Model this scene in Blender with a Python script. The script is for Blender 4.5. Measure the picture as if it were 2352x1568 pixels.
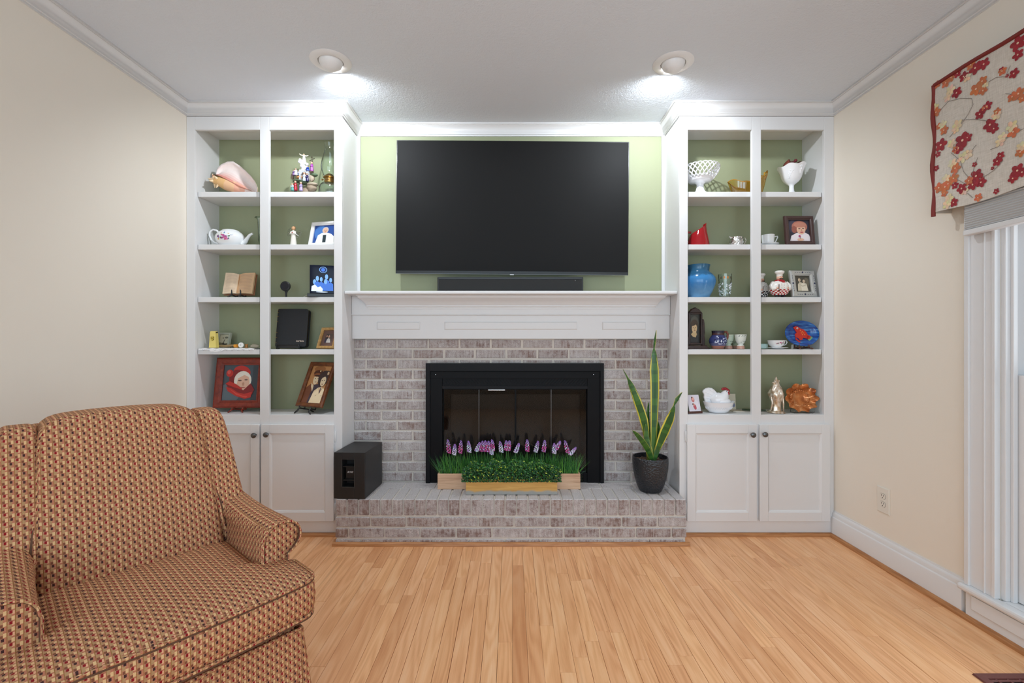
import bpy, math, random
from mathutils import Vector, Matrix, Euler, noise
random.seed(7)
SC = bpy.context.scene
COL = SC.collection
for _o in list(bpy.data.objects): bpy.data.objects.remove(_o)
PI = math.pi
F, H = 1045.33, 1.11            # focal length in pixels of a 2352 px frame, eye height

# ---------------------------------------------------------------- camera
cam = bpy.data.cameras.new('camera'); camo = bpy.data.objects.new('camera', cam); COL.objects.link(camo)
cam.sensor_width = 36; cam.lens = 16.0; cam.clip_start = .02
camo.location = (0, 0, H); camo.rotation_euler = (PI/2, 0, 0); SC.camera = camo
# ---------------------------------------------------------------- world, daylight and fill light, exposure
W_STRENGTH = 1.6
world = bpy.data.worlds.new('sky'); SC.world = world; world.use_nodes = True
world.node_tree.nodes['Background'].inputs[0].default_value = (.86, .93, 1, 1)
world.node_tree.nodes['Background'].inputs[1].default_value = W_STRENGTH
SC.view_settings.view_transform = 'Standard'; SC.view_settings.look = 'None'
SC.view_settings.exposure = 0.0; SC.view_settings.gamma = 1; SC.view_settings.use_curve_mapping = False
SC.cycles.max_bounces = 10; SC.cycles.diffuse_bounces = 6; SC.cycles.transparent_max_bounces = 16
SC.cycles.sample_clamp_indirect = 6; SC.cycles.caustics_reflective = False; SC.cycles.caustics_refractive = False
def area_light(name, loc, rot, sx, sy, power, col):
    l = bpy.data.lights.new(name, 'AREA'); l.shape = 'RECTANGLE'; l.size = sx; l.size_y = sy
    l.energy = power; l.color = col
    o = bpy.data.objects.new(name, l); COL.objects.link(o); o.location = loc; o.rotation_euler = rot
    return o
REAR_Y = -1.9
# fill light added at three assumed windows behind camera; daylight at the right-wall window
for i, x in enumerate((-1.2, 0, 1.2)):
    area_light('window_daylight', (x, REAR_Y + .02, 1.32), (-PI/2, 0, PI), .96, 1.8, (17.8, 14.2, 16.2)[i], (.60, .84, 1.03))
area_light('window_daylight', (2.03, 1.25, 1.05), (0, PI/2, 0), 1.8, .9, 9, (.9, .95, 1))

# ---------------------------------------------------------------- helpers
def srgb(r, g, b):
    f = lambda c: (c/255/12.92) if c/255 <= .04045 else ((c/255+.055)/1.055)**2.4
    return (f(r), f(g), f(b), 1)
def P(px, py, D): return Vector(((px-1176)*D/F, D, H-(py-784)*D/F))
def PX(px, D): return (px-1176)*D/F
def PZ(py, D): return H-(py-784)*D/F
def lerp(a, b, t): return a+(b-a)*t

class MB:
    """collects geometry of ONE mesh"""
    def __init__(s, col=None): s.v = []; s.f = []; s.c = []; s.cur = col
    def add(s, vs, fs, col=None):
        o = len(s.v); s.v += [Vector(p) for p in vs]
        for f in fs: s.f.append([i+o for i in f]); s.c.append(col or s.cur)
        return s
    def box(s, x0, x1, y0, y1, z0, z1, col=None):
        return s.add([(x0,y0,z0),(x1,y0,z0),(x1,y1,z0),(x0,y1,z0),(x0,y0,z1),(x1,y0,z1),(x1,y1,z1),(x0,y1,z1)],
              [(3,2,1,0),(4,5,6,7),(0,1,5,4),(1,2,6,5),(2,3,7,6),(3,0,4,7)], col)
    def loft(s, rings, closed=True, cap=True, col=None, cols=None):
        """rings: lists of equal length; quads between them. cols: colour per ring gap"""
        n = len(rings[0]); o = len(s.v)
        for r in rings: s.v += [Vector(p) for p in r]
        m = n if closed else n-1
        for k in range(len(rings)-1):
            for i in range(m):
                j = (i+1) % n
                s.f.append([o+k*n+i, o+k*n+j, o+(k+1)*n+j, o+(k+1)*n+i]); s.c.append(cols[k] if cols else (col or s.cur))
        if cap and closed:
            s.f.append([o+i for i in range(n)][::-1]); s.c.append(cols[0] if cols else (col or s.cur))
            s.f.append([o+(len(rings)-1)*n+i for i in range(n)]); s.c.append(cols[-1] if cols else (col or s.cur))
        return s
    def lathe(s, prof, c=(0,0,0), n=24, col=None, cols=None, mod=None, cap=True, axis='z'):
        rings = []
        for (r, z) in prof:
            ring = []
            for i in range(n):
                t = 2*PI*i/n; rr, zz = (r, z) if mod is None else mod(t, r, z)
                x, y = rr*math.cos(t), rr*math.sin(t)
                p = (x, y, zz) if axis == 'z' else ((x, -zz, y) if axis == 'y' else (zz, x, y))
                ring.append((c[0]+p[0], c[1]+p[1], c[2]+p[2]))
            rings.append(ring)
        return s.loft(rings, True, cap, col, cols)
    def ball(s, c, r, n=12, col=None):
        rx, ry, rz = r if isinstance(r, (tuple, list)) else (r, r, r)
        m = max(4, n//2); rings = []
        for k in range(m+1):
            a = -PI/2+PI*k/m; a = max(-PI/2+.02, min(PI/2-.02, a))
            rings.append([(c[0]+rx*math.cos(a)*math.cos(2*PI*i/n), c[1]+ry*math.cos(a)*math.sin(2*PI*i/n), c[2]+rz*math.sin(a)) for i in range(n)])
        return s.loft(rings, col=col)
    def tube(s, pts, r, n=8, col=None, cols=None, closed=False, cap=True, flat=1):
        pts = [Vector(p) for p in pts]; m = len(pts); rings = []
        up = Vector((0,0,1)); prev = None
        for k in range(m):
            a = pts[(k-1) % m] if (closed or k) else pts[0]; b = pts[(k+1) % m] if (closed or k < m-1) else pts[-1]
            t = (b-a).normalized()
            if prev is None:
                x = t.cross(up); x = x if x.length > .05 else t.cross(Vector((1,0,0)))
            else: x = prev-t*prev.dot(t)
            x.normalize(); prev = x; y = t.cross(x)
            rr = r[k] if isinstance(r, (list, tuple)) else r
            rings.append([pts[k]+(x*math.cos(2*PI*i/n)+y*math.sin(2*PI*i/n)*flat)*rr for i in range(n)])
        if closed: rings.append(rings[0]); cap = False
        return s.loft(rings, True, cap, col, cols)
    def prism(s, poly, y0, y1, col=None):
        """polygon in (x,z), counter-clockwise seen from -y, extruded from y0 to y1"""
        n = len(poly); o = len(s.v)
        s.v += [Vector((x, y0, z)) for x, z in poly]+[Vector((x, y1, z)) for x, z in poly]
        s.f.append([o+i for i in range(n)]); s.f.append([o+n+i for i in range(n)][::-1]); s.c += [col or s.cur]*2
        for i in range(n):
            j = (i+1) % n; s.f.append([o+j, o+i, o+n+i, o+n+j]); s.c.append(col or s.cur)
        return s
    def rcube(s, n, p, fn, col=None):
        """rounded box: cube grid normalised by an L-p norm, then mapped by fn"""
        idx = {}; 
        def vid(q):
            k = tuple(round(c*1000) for c in q)
            if k not in idx:
                L = sum(abs(c)**p for c in q)**(1/p); idx[k] = len(s.v); s.v.append(Vector(fn(q[0]/L, q[1]/L, q[2]/L)))
            return idx[k]
        g = [-1+2*i/n for i in range(n+1)]
        for ax in range(3):
            for sg in (-1, 1):
                for i in range(n):
                    for j in range(n):
                        q = []
                        for (u, w) in ((g[i],g[j]),(g[i+1],g[j]),(g[i+1],g[j+1]),(g[i],g[j+1])):
                            t = [0,0,0]; t[ax] = sg; t[(ax+1)%3] = u; t[(ax+2)%3] = w; q.append(vid(t))
                        s.f.append(q if sg > 0 else q[::-1]); s.c.append(col or s.cur)
        return s
    def xf(s, M, start=0):
        for i in range(start, len(s.v)): s.v[i] = M @ s.v[i]
        return s

def build(mb, name, mat, parent=None, smooth=None, uvbox=False, kind=None, label=None, bevel=0):
    me = bpy.data.meshes.new(name); me.from_pydata([tuple(v) for v in mb.v], [], mb.f); me.validate(verbose=False)
    o = bpy.data.objects.new(name, me); COL.objects.link(o)
    me.materials.append(mat)
    if any(c is not None for c in mb.c) and len(me.polygons) == len(mb.c):
        at = me.color_attributes.new('Col', 'FLOAT_COLOR', 'CORNER')
        buf = []
        for p, c in zip(me.polygons, mb.c): buf += list(c or (.8,.8,.8,1))*p.loop_total
        at.data.foreach_set('color', buf)
    if smooth is not None:
        me.polygons.foreach_set('use_smooth', [True]*len(me.polygons)); me.set_sharp_from_angle(angle=math.radians(smooth))
    if uvbox:
        uv = me.uv_layers.new(name='UVMap').data
        for p in me.polygons:
            nx, ny, nz = (abs(c) for c in p.normal)
            for li in p.loop_indices:
                c = me.vertices[me.loops[li].vertex_index].co
                uv[li].uv = (c.x, c.y) if nz > max(nx, ny)*1.05 else ((c.x, c.z) if ny > nx else (c.y, c.z))
    if parent is not None: o.parent = parent
    if kind: o['kind'] = kind
    if label: o['label'] = label
    if bevel:
        b = o.modifiers.new('bevel', 'BEVEL'); b.width = bevel; b.segments = 2; b.limit_method = 'ANGLE'; b.angle_limit = math.radians(40)
    return o
def thing(name, label, cat, loc=(0,0,0), rot=(0,0,0), group=None):
    o = bpy.data.objects.new(name, None); COL.objects.link(o); o.empty_display_size = .05
    o.location = loc; o.rotation_euler = rot; o['label'] = label; o['category'] = cat
    if group: o['group'] = group
    return o
def tag(o, label, cat, group=None):
    o['label'] = label; o['category'] = cat
    if group: o['group'] = group
    return o
def ell(cx, cz, rx, rz, n=14, a0=0, a1=360, rot=0):
    out = []; full = abs(a1-a0) >= 360; c, s_ = math.cos(math.radians(rot)), math.sin(math.radians(rot))
    for i in range(n if full else n+1):
        t = math.radians(a0+(a1-a0)*i/n); x, z = rx*math.cos(t), rz*math.sin(t); out.append((cx+x*c-z*s_, cz+x*s_+z*c))
    return out
def text_mesh(name, body, size, mat, parent, loc, rot=(PI/2,0,0), shear=0, depth=.0004):
    cu = bpy.data.curves.new(name, 'FONT'); cu.body = body; cu.size = size; cu.align_x = 'CENTER'; cu.align_y = 'CENTER'; cu.shear = shear; cu.extrude = depth
    t = bpy.data.objects.new(name, cu); COL.objects.link(t); dg = bpy.context.evaluated_depsgraph_get(); dg.update()
    me = bpy.data.meshes.new_from_object(t.evaluated_get(dg)); bpy.data.objects.remove(t)
    me.materials.clear(); me.materials.append(mat)
    o = bpy.data.objects.new(name, me); COL.objects.link(o); o.parent = parent; o.location = loc; o.rotation_euler = rot
    return o

# ---------------------------------------------------------------- material helpers
class NT:
    def __init__(s, name):
        s.m = bpy.data.materials.new(name); s.m.use_nodes = True; s.t = s.m.node_tree; s.b = s.t.nodes['Principled BSDF']
    def n(s, typ, ins=None, **at):
        nd = s.t.nodes.new(typ)
        for k, v in at.items(): setattr(nd, k, v)
        for k, v in (ins or {}).items(): s.set(nd.inputs[k], v)
        return nd
    def set(s, sock, v):
        if isinstance(v, bpy.types.NodeSocket): s.t.links.new(v, sock)
        elif isinstance(v, bpy.types.Node): s.t.links.new(v.outputs[0], sock)
        else: sock.default_value = v
    def m_(s, op, a, b=0, c=0, clamp=False):
        nd = s.n('ShaderNodeMath', operation=op, use_clamp=clamp)
        for i, v in enumerate((a, b, c)): s.set(nd.inputs[i], v)
        return nd.outputs[0]
    def mix(s, f, a, b, blend='MIX'):
        nd = s.n('ShaderNodeMix', data_type='RGBA', blend_type=blend); s.set(nd.inputs[0], f); s.set(nd.inputs[6], a); s.set(nd.inputs[7], b); return nd.outputs[2]
    def ramp(s, f, stops):
        nd = s.n('ShaderNodeValToRGB'); s.set(nd.inputs[0], f); e = nd.color_ramp.elements
        while len(e) < len(stops): e.new(.5)
        for k, (p, c) in enumerate(stops):
            e[k].position = p; e[k].color = c if isinstance(c, (tuple, list)) else (c, c, c, 1)
        return nd.outputs[0]
    def pos(s, sc=(1,1,1), off=None):
        g = s.n('ShaderNodeNewGeometry'); mp = s.n('ShaderNodeMapping'); s.set(mp.inputs[0], g.outputs['Position']); mp.inputs['Scale'].default_value = sc
        if off is not None: s.set(mp.inputs['Location'], off)
        return mp.outputs[0]
    def noise(s, vec, scale, detail=4, rough=.55, dist=0):
        nd = s.n('ShaderNodeTexNoise', {'Scale': scale, 'Detail': detail, 'Roughness': rough, 'Distortion': dist}); s.set(nd.inputs['Vector'], vec); return nd.outputs[0]
    def bump(s, h, strength=.3, dist=.002):
        nd = s.n('ShaderNodeBump', {'Strength': strength, 'Distance': dist, 'Height': h}); s.set(s.b.inputs['Normal'], nd.outputs[0])
    def p(s, **k):
        for a, v in k.items(): s.set(s.b.inputs[a.replace('_', ' ')], v)
        return s
def flat(name, col, rough=.5, metal=0, bump=None, **k):
    t = NT(name); t.p(Base_Color=col, Roughness=rough, Metallic=metal)
    for a, v in k.items(): t.set(t.b.inputs[a.replace('_', ' ')], v)
    if bump: t.bump(t.noise(t.pos(), bump[0], 3), bump[1], bump[2] if len(bump) > 2 else .001)
    return t.m
def colattr(name, rough, **k):
    t = NT(name); a = t.n('ShaderNodeAttribute', attribute_name='Col'); t.p(Base_Color=a.outputs[0], Roughness=rough)
    for q, v in k.items(): t.set(t.b.inputs[q.replace('_', ' ')], v)
    return t.m
M = {}
M['white'] = flat('white_trim_paint', (.73,.73,.735,1), .42, bump=(60,.05,.0006))
M['cab'] = flat('white_cabinet_paint', (.73,.73,.735,1), .42, bump=(45,.05,.0008))
def _ceil():
    t = NT('ceiling_paint'); v = t.pos(); t.p(Base_Color=(.725,.775,.84,1), Roughness=.75)
    t.bump(t.m_('ADD', t.noise(v, 150, 3, .6), t.noise(v, 70, 2)), .5, .003); return t.m
M['ceil'] = _ceil()
def _wall(name, c):
    t = NT(name); v = t.pos(); n = t.noise(v, 1.3, 3)
    t.p(Base_Color=t.mix(n, tuple(x*.975 for x in c[:3])+(1,), tuple(min(1, x*1.02) for x in c[:3])+(1,)), Roughness=.6); t.bump(t.noise(v, 170, 3), .12, .0015); return t.m
M['beige'] = _wall('beige_wall_paint', srgb(233,225,212))
M['green'] = _wall('green_wall_paint', srgb(152,157,125))
def _floor():
    t = NT('oak_strip_floor'); r = t.n('ShaderNodeObjectInfo').outputs['Random']
    off = t.n('ShaderNodeCombineXYZ', {0: t.m_('MULTIPLY', r, 37.1), 1: t.m_('MULTIPLY', r, 91.7), 2: 0}).outputs[0]
    fine = t.noise(t.pos((260, 7, 1), off), 1, 4, .6)
    broad = t.noise(t.pos((16, 1.3, 1), off), 1, 4, .6, .6)
    ring = t.m_('SINE', t.m_('MULTIPLY', t.noise(t.pos((13, 1.1, 1), off), 1, 1, .5, .3), 62))
    ring = t.m_('MULTIPLY_ADD', ring, .5, .5)
    f = t.m_('ADD', t.m_('MULTIPLY', fine, .22), t.m_('ADD', t.m_('MULTIPLY', broad, .50), t.m_('MULTIPLY_ADD', ring, .11, .065)))
    c = t.ramp(f, [(.24, srgb(188,126,82)), (.38, srgb(222,163,114)), (.50, srgb(236,181,132)), (.68, srgb(245,200,156))])
    tint = t.ramp(t.m_('FRACT', t.m_('MULTIPLY', r, 17.3)), [(0, (.82,.70,.62,1)), (.12, (.93,.87,.82,1)), (.3, (1.0,.97,.97,1)), (.6, (1,.98,.95,1)), (.85, (1.04,1.02,.98,1)), (1, (.92,.84,.80,1))])
    c = t.mix(1, c, tint, 'MULTIPLY')
    streak = t.ramp(t.noise(t.pos((38, .9, 1), off), 1, 3, .6, .2), [(.60, 0), (.74, 1)])
    c = t.mix(t.m_('MULTIPLY', streak, .38), c, srgb(160,94,50))
    t.p(Base_Color=c, Roughness=t.ramp(fine, [(.3, .42), (.7, .32)])); t.bump(fine, .08, .0008); return t.m
M['floor'] = _floor()
def _wood(name, stops, sc=(6,90,90), rough=.45, sp=1):
    t = NT(name); r = t.n('ShaderNodeObjectInfo').outputs['Random']
    off = t.n('ShaderNodeCombineXYZ', {0: t.m_('MULTIPLY', r, 13), 1: t.m_('MULTIPLY', r, 7), 2: t.m_('MULTIPLY', r, 5)}).outputs[0]
    n = t.noise(t.pos(sc, off), sp, 4, .6, .4); t.p(Base_Color=t.ramp(n, stops), Roughness=rough); t.bump(n, .1, .001); return t.m
M['shoe'] = _wood('oak_shoe_moulding', [(.3, srgb(150,95,52)), (.7, srgb(192,136,86))], (8,8,120))
M['planter_pink'] = _wood('pale_cedar', [(.3, srgb(178,138,110)), (.5, srgb(206,168,136)), (.72, srgb(220,186,156))], (5,60,70))
def _yellowwood():
    t = NT('yellow_pine'); n = t.noise(t.pos((5,60,70)), 1, 4, .6, .4)
    c = t.ramp(n, [(.3, srgb(186,138,66)), (.55, srgb(208,160,86)), (.75, srgb(222,178,106))])
    z = t.n('ShaderNodeSeparateXYZ'); t.set(z.inputs[0], t.n('ShaderNodeNewGeometry').outputs['Position'])
    edge = t.m_('ADD', z.outputs[2], t.m_('MULTIPLY', t.noise(t.pos((18,18,6)), 1, 3), .03))
    c = t.mix(t.ramp(t.m_('MULTIPLY_ADD', edge, 50, -14.0), [(.0, 1), (.55, 0)]), c, srgb(160,158,152))
    t.p(Base_Color=c, Roughness=.55); return t.m
M['planter_yellow'] = _yellowwood()
def _brick(name, light):
    t = NT(name); r = t.n('ShaderNodeObjectInfo').outputs['Random']; g = t.pos()
    off = t.n('ShaderNodeCombineXYZ', {0: t.m_('MULTIPLY', r, 9.1), 1: 0, 2: t.m_('MULTIPLY', r, 3.3)}).outputs[0]
    brick = t.mix(t.m_('FRACT', t.m_('MULTIPLY', r, 7.7)), srgb(112,86,80), srgb(130,102,90))
    patch = t.noise(t.pos((9, 9, 14), off), 1, 4, .65)
    streak = t.noise(t.pos((85, 20, 9), off), 1, 4, .7)
    mott = t.noise(g, 55, 5, .7)
    wash = t.m_('ADD', t.m_('ADD', t.m_('MULTIPLY', patch, .62), t.m_('MULTIPLY', mott, .62)), t.m_('ADD', t.m_('MULTIPLY', streak, .72), t.m_('MULTIPLY', t.m_('FRACT', t.m_('MULTIPLY', r, 31.7)), .16)))
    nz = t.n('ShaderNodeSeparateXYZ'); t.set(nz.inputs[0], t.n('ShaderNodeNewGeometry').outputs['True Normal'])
    wash = t.m_('ADD', wash, t.m_('MULTIPLY', t.m_('MAXIMUM', nz.outputs[2], 0), .36))  # upward faces paler: heavier whitewash, with some lamp light put into the colour
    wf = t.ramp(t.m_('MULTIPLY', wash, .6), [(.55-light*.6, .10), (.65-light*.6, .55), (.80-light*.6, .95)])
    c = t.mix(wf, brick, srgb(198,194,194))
    speck = t.ramp(t.noise(g, 330, 2, .6), [(.36, 1), (.44, 0)])
    c = t.mix(t.m_('MULTIPLY', speck, .6), c, srgb(84,66,62))
    t.p(Base_Color=c, Roughness=.85); t.bump(t.m_('ADD', streak, t.noise(g, 140, 3)), .6, .005); return t.m
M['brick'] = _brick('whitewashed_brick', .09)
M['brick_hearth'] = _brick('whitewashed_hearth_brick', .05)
M['mortar'] = flat('whitewashed_mortar', srgb(206,200,192), .9, bump=(120,.6,.004))
# black goods
M['tv'] = flat('tv_screen', (.012,.012,.0122,1), .55, Specular_IOR_Level=.1)
M['black'] = flat('black_plastic', (.008,.008,.008,1), .35)
M['sub'] = flat('black_satin_cabinet', (.012,.012,.012,1), .42, bump=(400,.1,.0004))
M['fabric_black'] = flat('black_speaker_cloth', (.013,.013,.013,1), .8, bump=(900,.5,.001))
M['steel_black'] = flat('black_enamel_steel', (.009,.009,.0105,1), .45, Specular_IOR_Level=.12)
M['steel_black2'] = flat('black_steel_panel', (.006,.006,.007,1), .45, Specular_IOR_Level=.1)
M['soot'] = flat('sooty_firebox', (.03,.024,.02,1), .9, bump=(30,.5,.01))
M['chrome'] = flat('polished_steel', (.75,.77,.8,1), .2, 1)
M['pewter'] = flat('pewter_knob', (.14,.14,.14,1), .32, 1)
M['grey_logo'] = flat('silver_logo_paint', (.75,.75,.75,1), .4)
def _screenmesh():
    t = NT('fire_screen_mesh'); v = t.pos((1,1,1)); s_ = t.n('ShaderNodeSeparateXYZ'); t.set(s_.inputs[0], v)
    a = t.m_('SINE', t.m_('MULTIPLY', t.m_('ADD', s_.outputs[0], s_.outputs[2]), 1100)); b = t.m_('SINE', t.m_('MULTIPLY', t.m_('SUBTRACT', s_.outputs[0], s_.outputs[2]), 1100))
    k = t.m_('MAXIMUM', a, b); t.p(Base_Color=t.ramp(k, [(.35, (.008,.007,.006,1)), (.9, (.065,.058,.052,1))]), Roughness=.5); return t.m
M['firemesh'] = _screenmesh()
def glass(name, col, rough=.0, ior=1.45, thin=None, refl=.09):
    """thin=True: a pane - mirror reflection plus tinted transparency"""
    t = NT(name)
    if not thin:
        t.p(Base_Color=col, Roughness=rough, IOR=ior); t.set(t.b.inputs['Transmission Weight'], 1); return t.m
    tr = t.n('ShaderNodeBsdfTransparent', {0: col}); gl = t.n('ShaderNodeBsdfGlossy', {0: (1,1,1,1), 'Roughness': rough})
    lw = t.n('ShaderNodeLayerWeight', {0: .12}); f = t.m_('MULTIPLY_ADD', lw.outputs[0], .8, refl, clamp=True)
    mx = t.n('ShaderNodeMixShader'); t.set(mx.inputs[0], f); t.set(mx.inputs[1], tr.outputs[0]); t.set(mx.inputs[2], gl.outputs[0])
    t.set(t.t.nodes['Material Output'].inputs[0], mx.outputs[0]); return t.m
M['pane'] = glass('smoked_door_glass', (.66,.64,.62,1), .03, thin=True, refl=.012)
M['clear'] = glass('clear_glass', (.93,.97,.95,1), .0, thin=True, refl=.05)
M['clear_thick'] = glass('pressed_clear_glass', (.86,.92,.88,1), .02, thin=True, refl=.12)
M['amber'] = glass('amber_glass', (.86,.62,.14,1), .02, thin=True, refl=.08)
M['winpane'] = glass('window_glass', (1,1,1,1), .0, thin=True, refl=.06)
# small goods
M['paint'] = colattr('painted_ceramic', .25)
M['matte'] = colattr('matte_painted', .7)
M['print'] = colattr('printed_paper', .45)
M['ceramic'] = flat('white_porcelain', (.86,.87,.88,1), .15)
M['milk'] = flat('milk_glass', (.88,.89,.92,1), .12, Coat_Weight=.4)
M['brass'] = flat('aged_brass', srgb(176,140,84), .28, 1)
M['gold'] = flat('gold_leaf', srgb(200,160,84), .35, 1)
M['silver'] = flat('silver_plate', (.78,.76,.73,1), .22, 1)
M['darkwood'] = flat('black_lacquered_wood', (.012,.011,.011,1), .35)
M['brownwood'] = _wood('dark_brown_wood', [(.3, srgb(56,28,20)), (.7, srgb(92,48,32))], (30,30,30), .35)
M['cream_pl'] = flat('ivory_plastic', srgb(226,220,208), .35)
M['slot'] = flat('dark_slot', (.02,.018,.015,1), .6)
M['register'] = flat('brown_enamel_register', srgb(104,56,52), .38)
M['leather'] = flat('black_bonded_leather', (.010,.0105,.013,1), .5, bump=(500,.7,.0012))
M['soil'] = flat('potting_soil', srgb(92,70,54), .95, bump=(90,1,.006))
M['leafpaint'] = colattr('waxy_leaf', .32)
M['foliage'] = colattr('plastic_foliage', .5)
def _pot():
    t = NT('hammered_charcoal_glaze'); v = t.n('ShaderNodeTexVoronoi', {'Scale': 95}); t.set(v.inputs['Vector'], t.pos((1,1,1.5)))
    t.p(Base_Color=(.016,.018,.022,1), Roughness=.34); t.bump(v.outputs[0], .7, .004); return t.m
M['pot'] = _pot()
def _fabric():
    t = NT('woven_upholstery'); uv = t.n('ShaderNodeUVMap').outputs[0]; s_ = t.n('ShaderNodeSeparateXYZ'); t.set(s_.inputs[0], uv)
    cu = t.m_('MULTIPLY', s_.outputs[0], 1/.0126); col = t.m_('FLOOR', cu); a = t.m_('FRACT', cu)
    bv = t.m_('SUBTRACT', t.m_('MULTIPLY', col, .39), t.m_('MULTIPLY', s_.outputs[1], 1/.0240)); b = t.m_('FRACT', bv)
    odd = t.m_('MODULO', t.m_('ABSOLUTE', col), 2)
    def rect(a0, a1, b0, b1):
        q = t.m_('MULTIPLY', t.m_('GREATER_THAN', a, a0), t.m_('LESS_THAN', a, a1))
        return t.m_('MULTIPLY', q, t.m_('MULTIPLY', t.m_('GREATER_THAN', b, b0), t.m_('LESS_THAN', b, b1)))
    c = srgb(180,114,88)
    c = t.mix(rect(.1,.58,.70,1.0), c, srgb(176,138,98)); c = t.mix(rect(.1,.5,.0,.12), c, srgb(176,138,98))
    c = t.mix(rect(.1,.42,.42,.62), c, srgb(176,128,102))
    c = t.mix(rect(.56,.97,.0,.38), c, srgb(216,178,130))
    c = t.mix(rect(.16,.56,.16,.42), c, srgb(126,78,56))
    c = t.mix(rect(.62,.97,.52,.84), c, t.mix(odd, srgb(182,118,92), srgb(218,164,128)))
    c = t.mix(rect(.32,.70,.46,.74), c, t.mix(odd, srgb(70,42,40), srgb(138,28,34)))
    c = t.mix(t.m_('LESS_THAN', a, .085), c, srgb(140,104,50))
    t.p(Base_Color=c, Roughness=.85, Specular_IOR_Level=.2)
    h = t.m_('ADD', t.m_('SINE', t.m_('MULTIPLY', s_.outputs[1], 2*PI/.0024)), t.m_('MULTIPLY', t.m_('MINIMUM', t.m_('MULTIPLY', a, 8), 1), 2)); t.bump(h, .35, .0008); return t.m
M['fabric'] = _fabric()
M['cord'] = flat('dark_brown_cord', srgb(92,60,40), .8)  # dark tone for the wing seams and the painted shadow lines of the piping
def _linen():
    t = NT('grey_linen'); a = t.noise(t.pos((1,700,30)), 1, 2); b = t.noise(t.pos((1,30,700)), 1, 2)
    t.p(Base_Color=t.ramp(t.m_('MULTIPLY', t.m_('ADD', a, b), .5), [(.35, srgb(196,187,175)), (.65, srgb(226,219,209))]), Roughness=.85); return t.m
M['linen'] = _linen()
M['embroid'] = colattr('embroidery_thread', .6)
M['redcord'] = flat('dark_red_piping', srgb(122,34,26), .6)
M['shade'] = flat('grey_cellular_shade', srgb(190,190,190), .7)

# ================================================================ ROOM SHELL
XL, XR, YB, ZC = -1.86, 1.84, 2.86, 2.464
DF, DBK = 2.60, 2.817                        # cabinet face, bookcase back
CXL, CXR = -.970, .957                       # inner sides of the two cabinets
def struct(name, mb, mat, parent=None, **k):
    o = build(mb, name, mat, parent, **k)
    if parent is None: o['kind'] = 'structure'
    return o
struct('floor', MB().box(XL-.1, XR+.1, REAR_Y-.1, YB+.1, -.08, -.012), M['slot'])
FLOOR = bpy.data.objects['floor']
# oak strips: the ones in view one by one, those behind the camera joined
rs = random.Random(11); SW = .0532; strips = []; rest = MB()
x = XL
while x < XR-1e-4:
    x1 = min(x+SW, XR); y = 2.62-rs.random()*.55; ends = [2.62]
    while y > 1.05: ends.append(y); y -= rs.choice((.35,.5,.7,.9,1.1))*rs.uniform(.8, 1.2)
    ends.append(.95)
    if len(ends) > 4: ends = ends[:3]+[.95]
    for a, b in zip(ends[:-1], ends[1:]): strips.append((x, x1, b, a))
    rest.box(x+.0005, x1-.0005, REAR_Y, .9495, -.02, 0)
    x = x1
unit = None
for (a, b, y0, y1) in strips:
    dz = rs.uniform(-.0004, .0003); g = rs.choice((.0003,.0004,.0005,.0008)); c = .0006
    mb = MB(); X0, X1, Y0, Y1 = a+g, b-g, y0+.0005, y1-.0005
    cx, cy = (X0+X1)/2, (Y0+Y1)/2
    mb.loft([[(X0-cx,Y0-cy,-.02),(X1-cx,Y0-cy,-.02),(X1-cx,Y1-cy,-.02),(X0-cx,Y1-cy,-.02)], [(X0-cx,Y0-cy,-c),(X1-cx,Y0-cy,-c),(X1-cx,Y1-cy,-c),(X0-cx,Y1-cy,-c)],
             [(X0+c-cx,Y0+c-cy,0),(X1-c-cx,Y0+c-cy,0),(X1-c-cx,Y1-c-cy,0),(X0+c-cx,Y1-c-cy,0)]])
    o = build(mb, 'floor_plank', M['floor'], FLOOR); o.location = (cx, cy, dz)
o = build(rest, 'floor_planks_behind_camera', M['floor'], FLOOR); o['kind'] = 'stuff'
LAMPS = [(PX(760, 2.2), 2.2), (PX(1546, 2.215), 2.215)]; hq = .060
cl = MB(); xs_ = [XL-.1, LAMPS[0][0]-hq, LAMPS[0][0]+hq, LAMPS[1][0]-hq, LAMPS[1][0]+hq, XR+.1]
for i_ in range(5):
    if i_ in (1, 3):
        ly = LAMPS[i_//2][1]; cl.box(xs_[i_], xs_[i_+1], REAR_Y-.1, ly-hq, ZC, ZC+.12); cl.box(xs_[i_], xs_[i_+1], ly+hq, YB+.1, ZC, ZC+.12)
    else: cl.box(xs_[i_], xs_[i_+1], REAR_Y-.1, YB+.1, ZC, ZC+.12)
struct('ceiling', cl, M['ceil'])
struct('wall_left', MB().box(XL-.1, XL, REAR_Y-.1, YB+.1, 0, ZC), M['beige'])
struct('wall_back', MB().box(XL, XR, YB, YB+.1, 0, ZC), M['green'])
# right wall with window opening  (y WY0..WY1, z WZ0..WZ1)
WY0, WY1, WZ0, WZ1 = .80, 1.715, .14, 1.98
struct('wall_right', MB().box(XR, XR+.14, WY1, YB+.1, 0, ZC).box(XR, XR+.14, REAR_Y-.1, WY0, 0, ZC).box(XR, XR+.14, WY0, WY1, 0, WZ0-.027).box(XR, XR+.14, WY0, WY1, WZ1, ZC), M['beige'])
rear = MB()  # unseen wall; its window openings are assumed, made for the added fill lights
for a, b in ((XL-.1, -1.69), (-.71, -.49), (.49, .71), (1.69, XR+.1)): rear.box(a, b, REAR_Y-.1, REAR_Y, 0, ZC)
for x in (-1.2, 0, 1.2): rear.box(x-.49, x+.49, REAR_Y-.1, REAR_Y, 0, .4); rear.box(x-.49, x+.49, REAR_Y-.1, REAR_Y, 2.24, ZC)
struct('wall_rear', rear, M['beige'])

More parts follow.
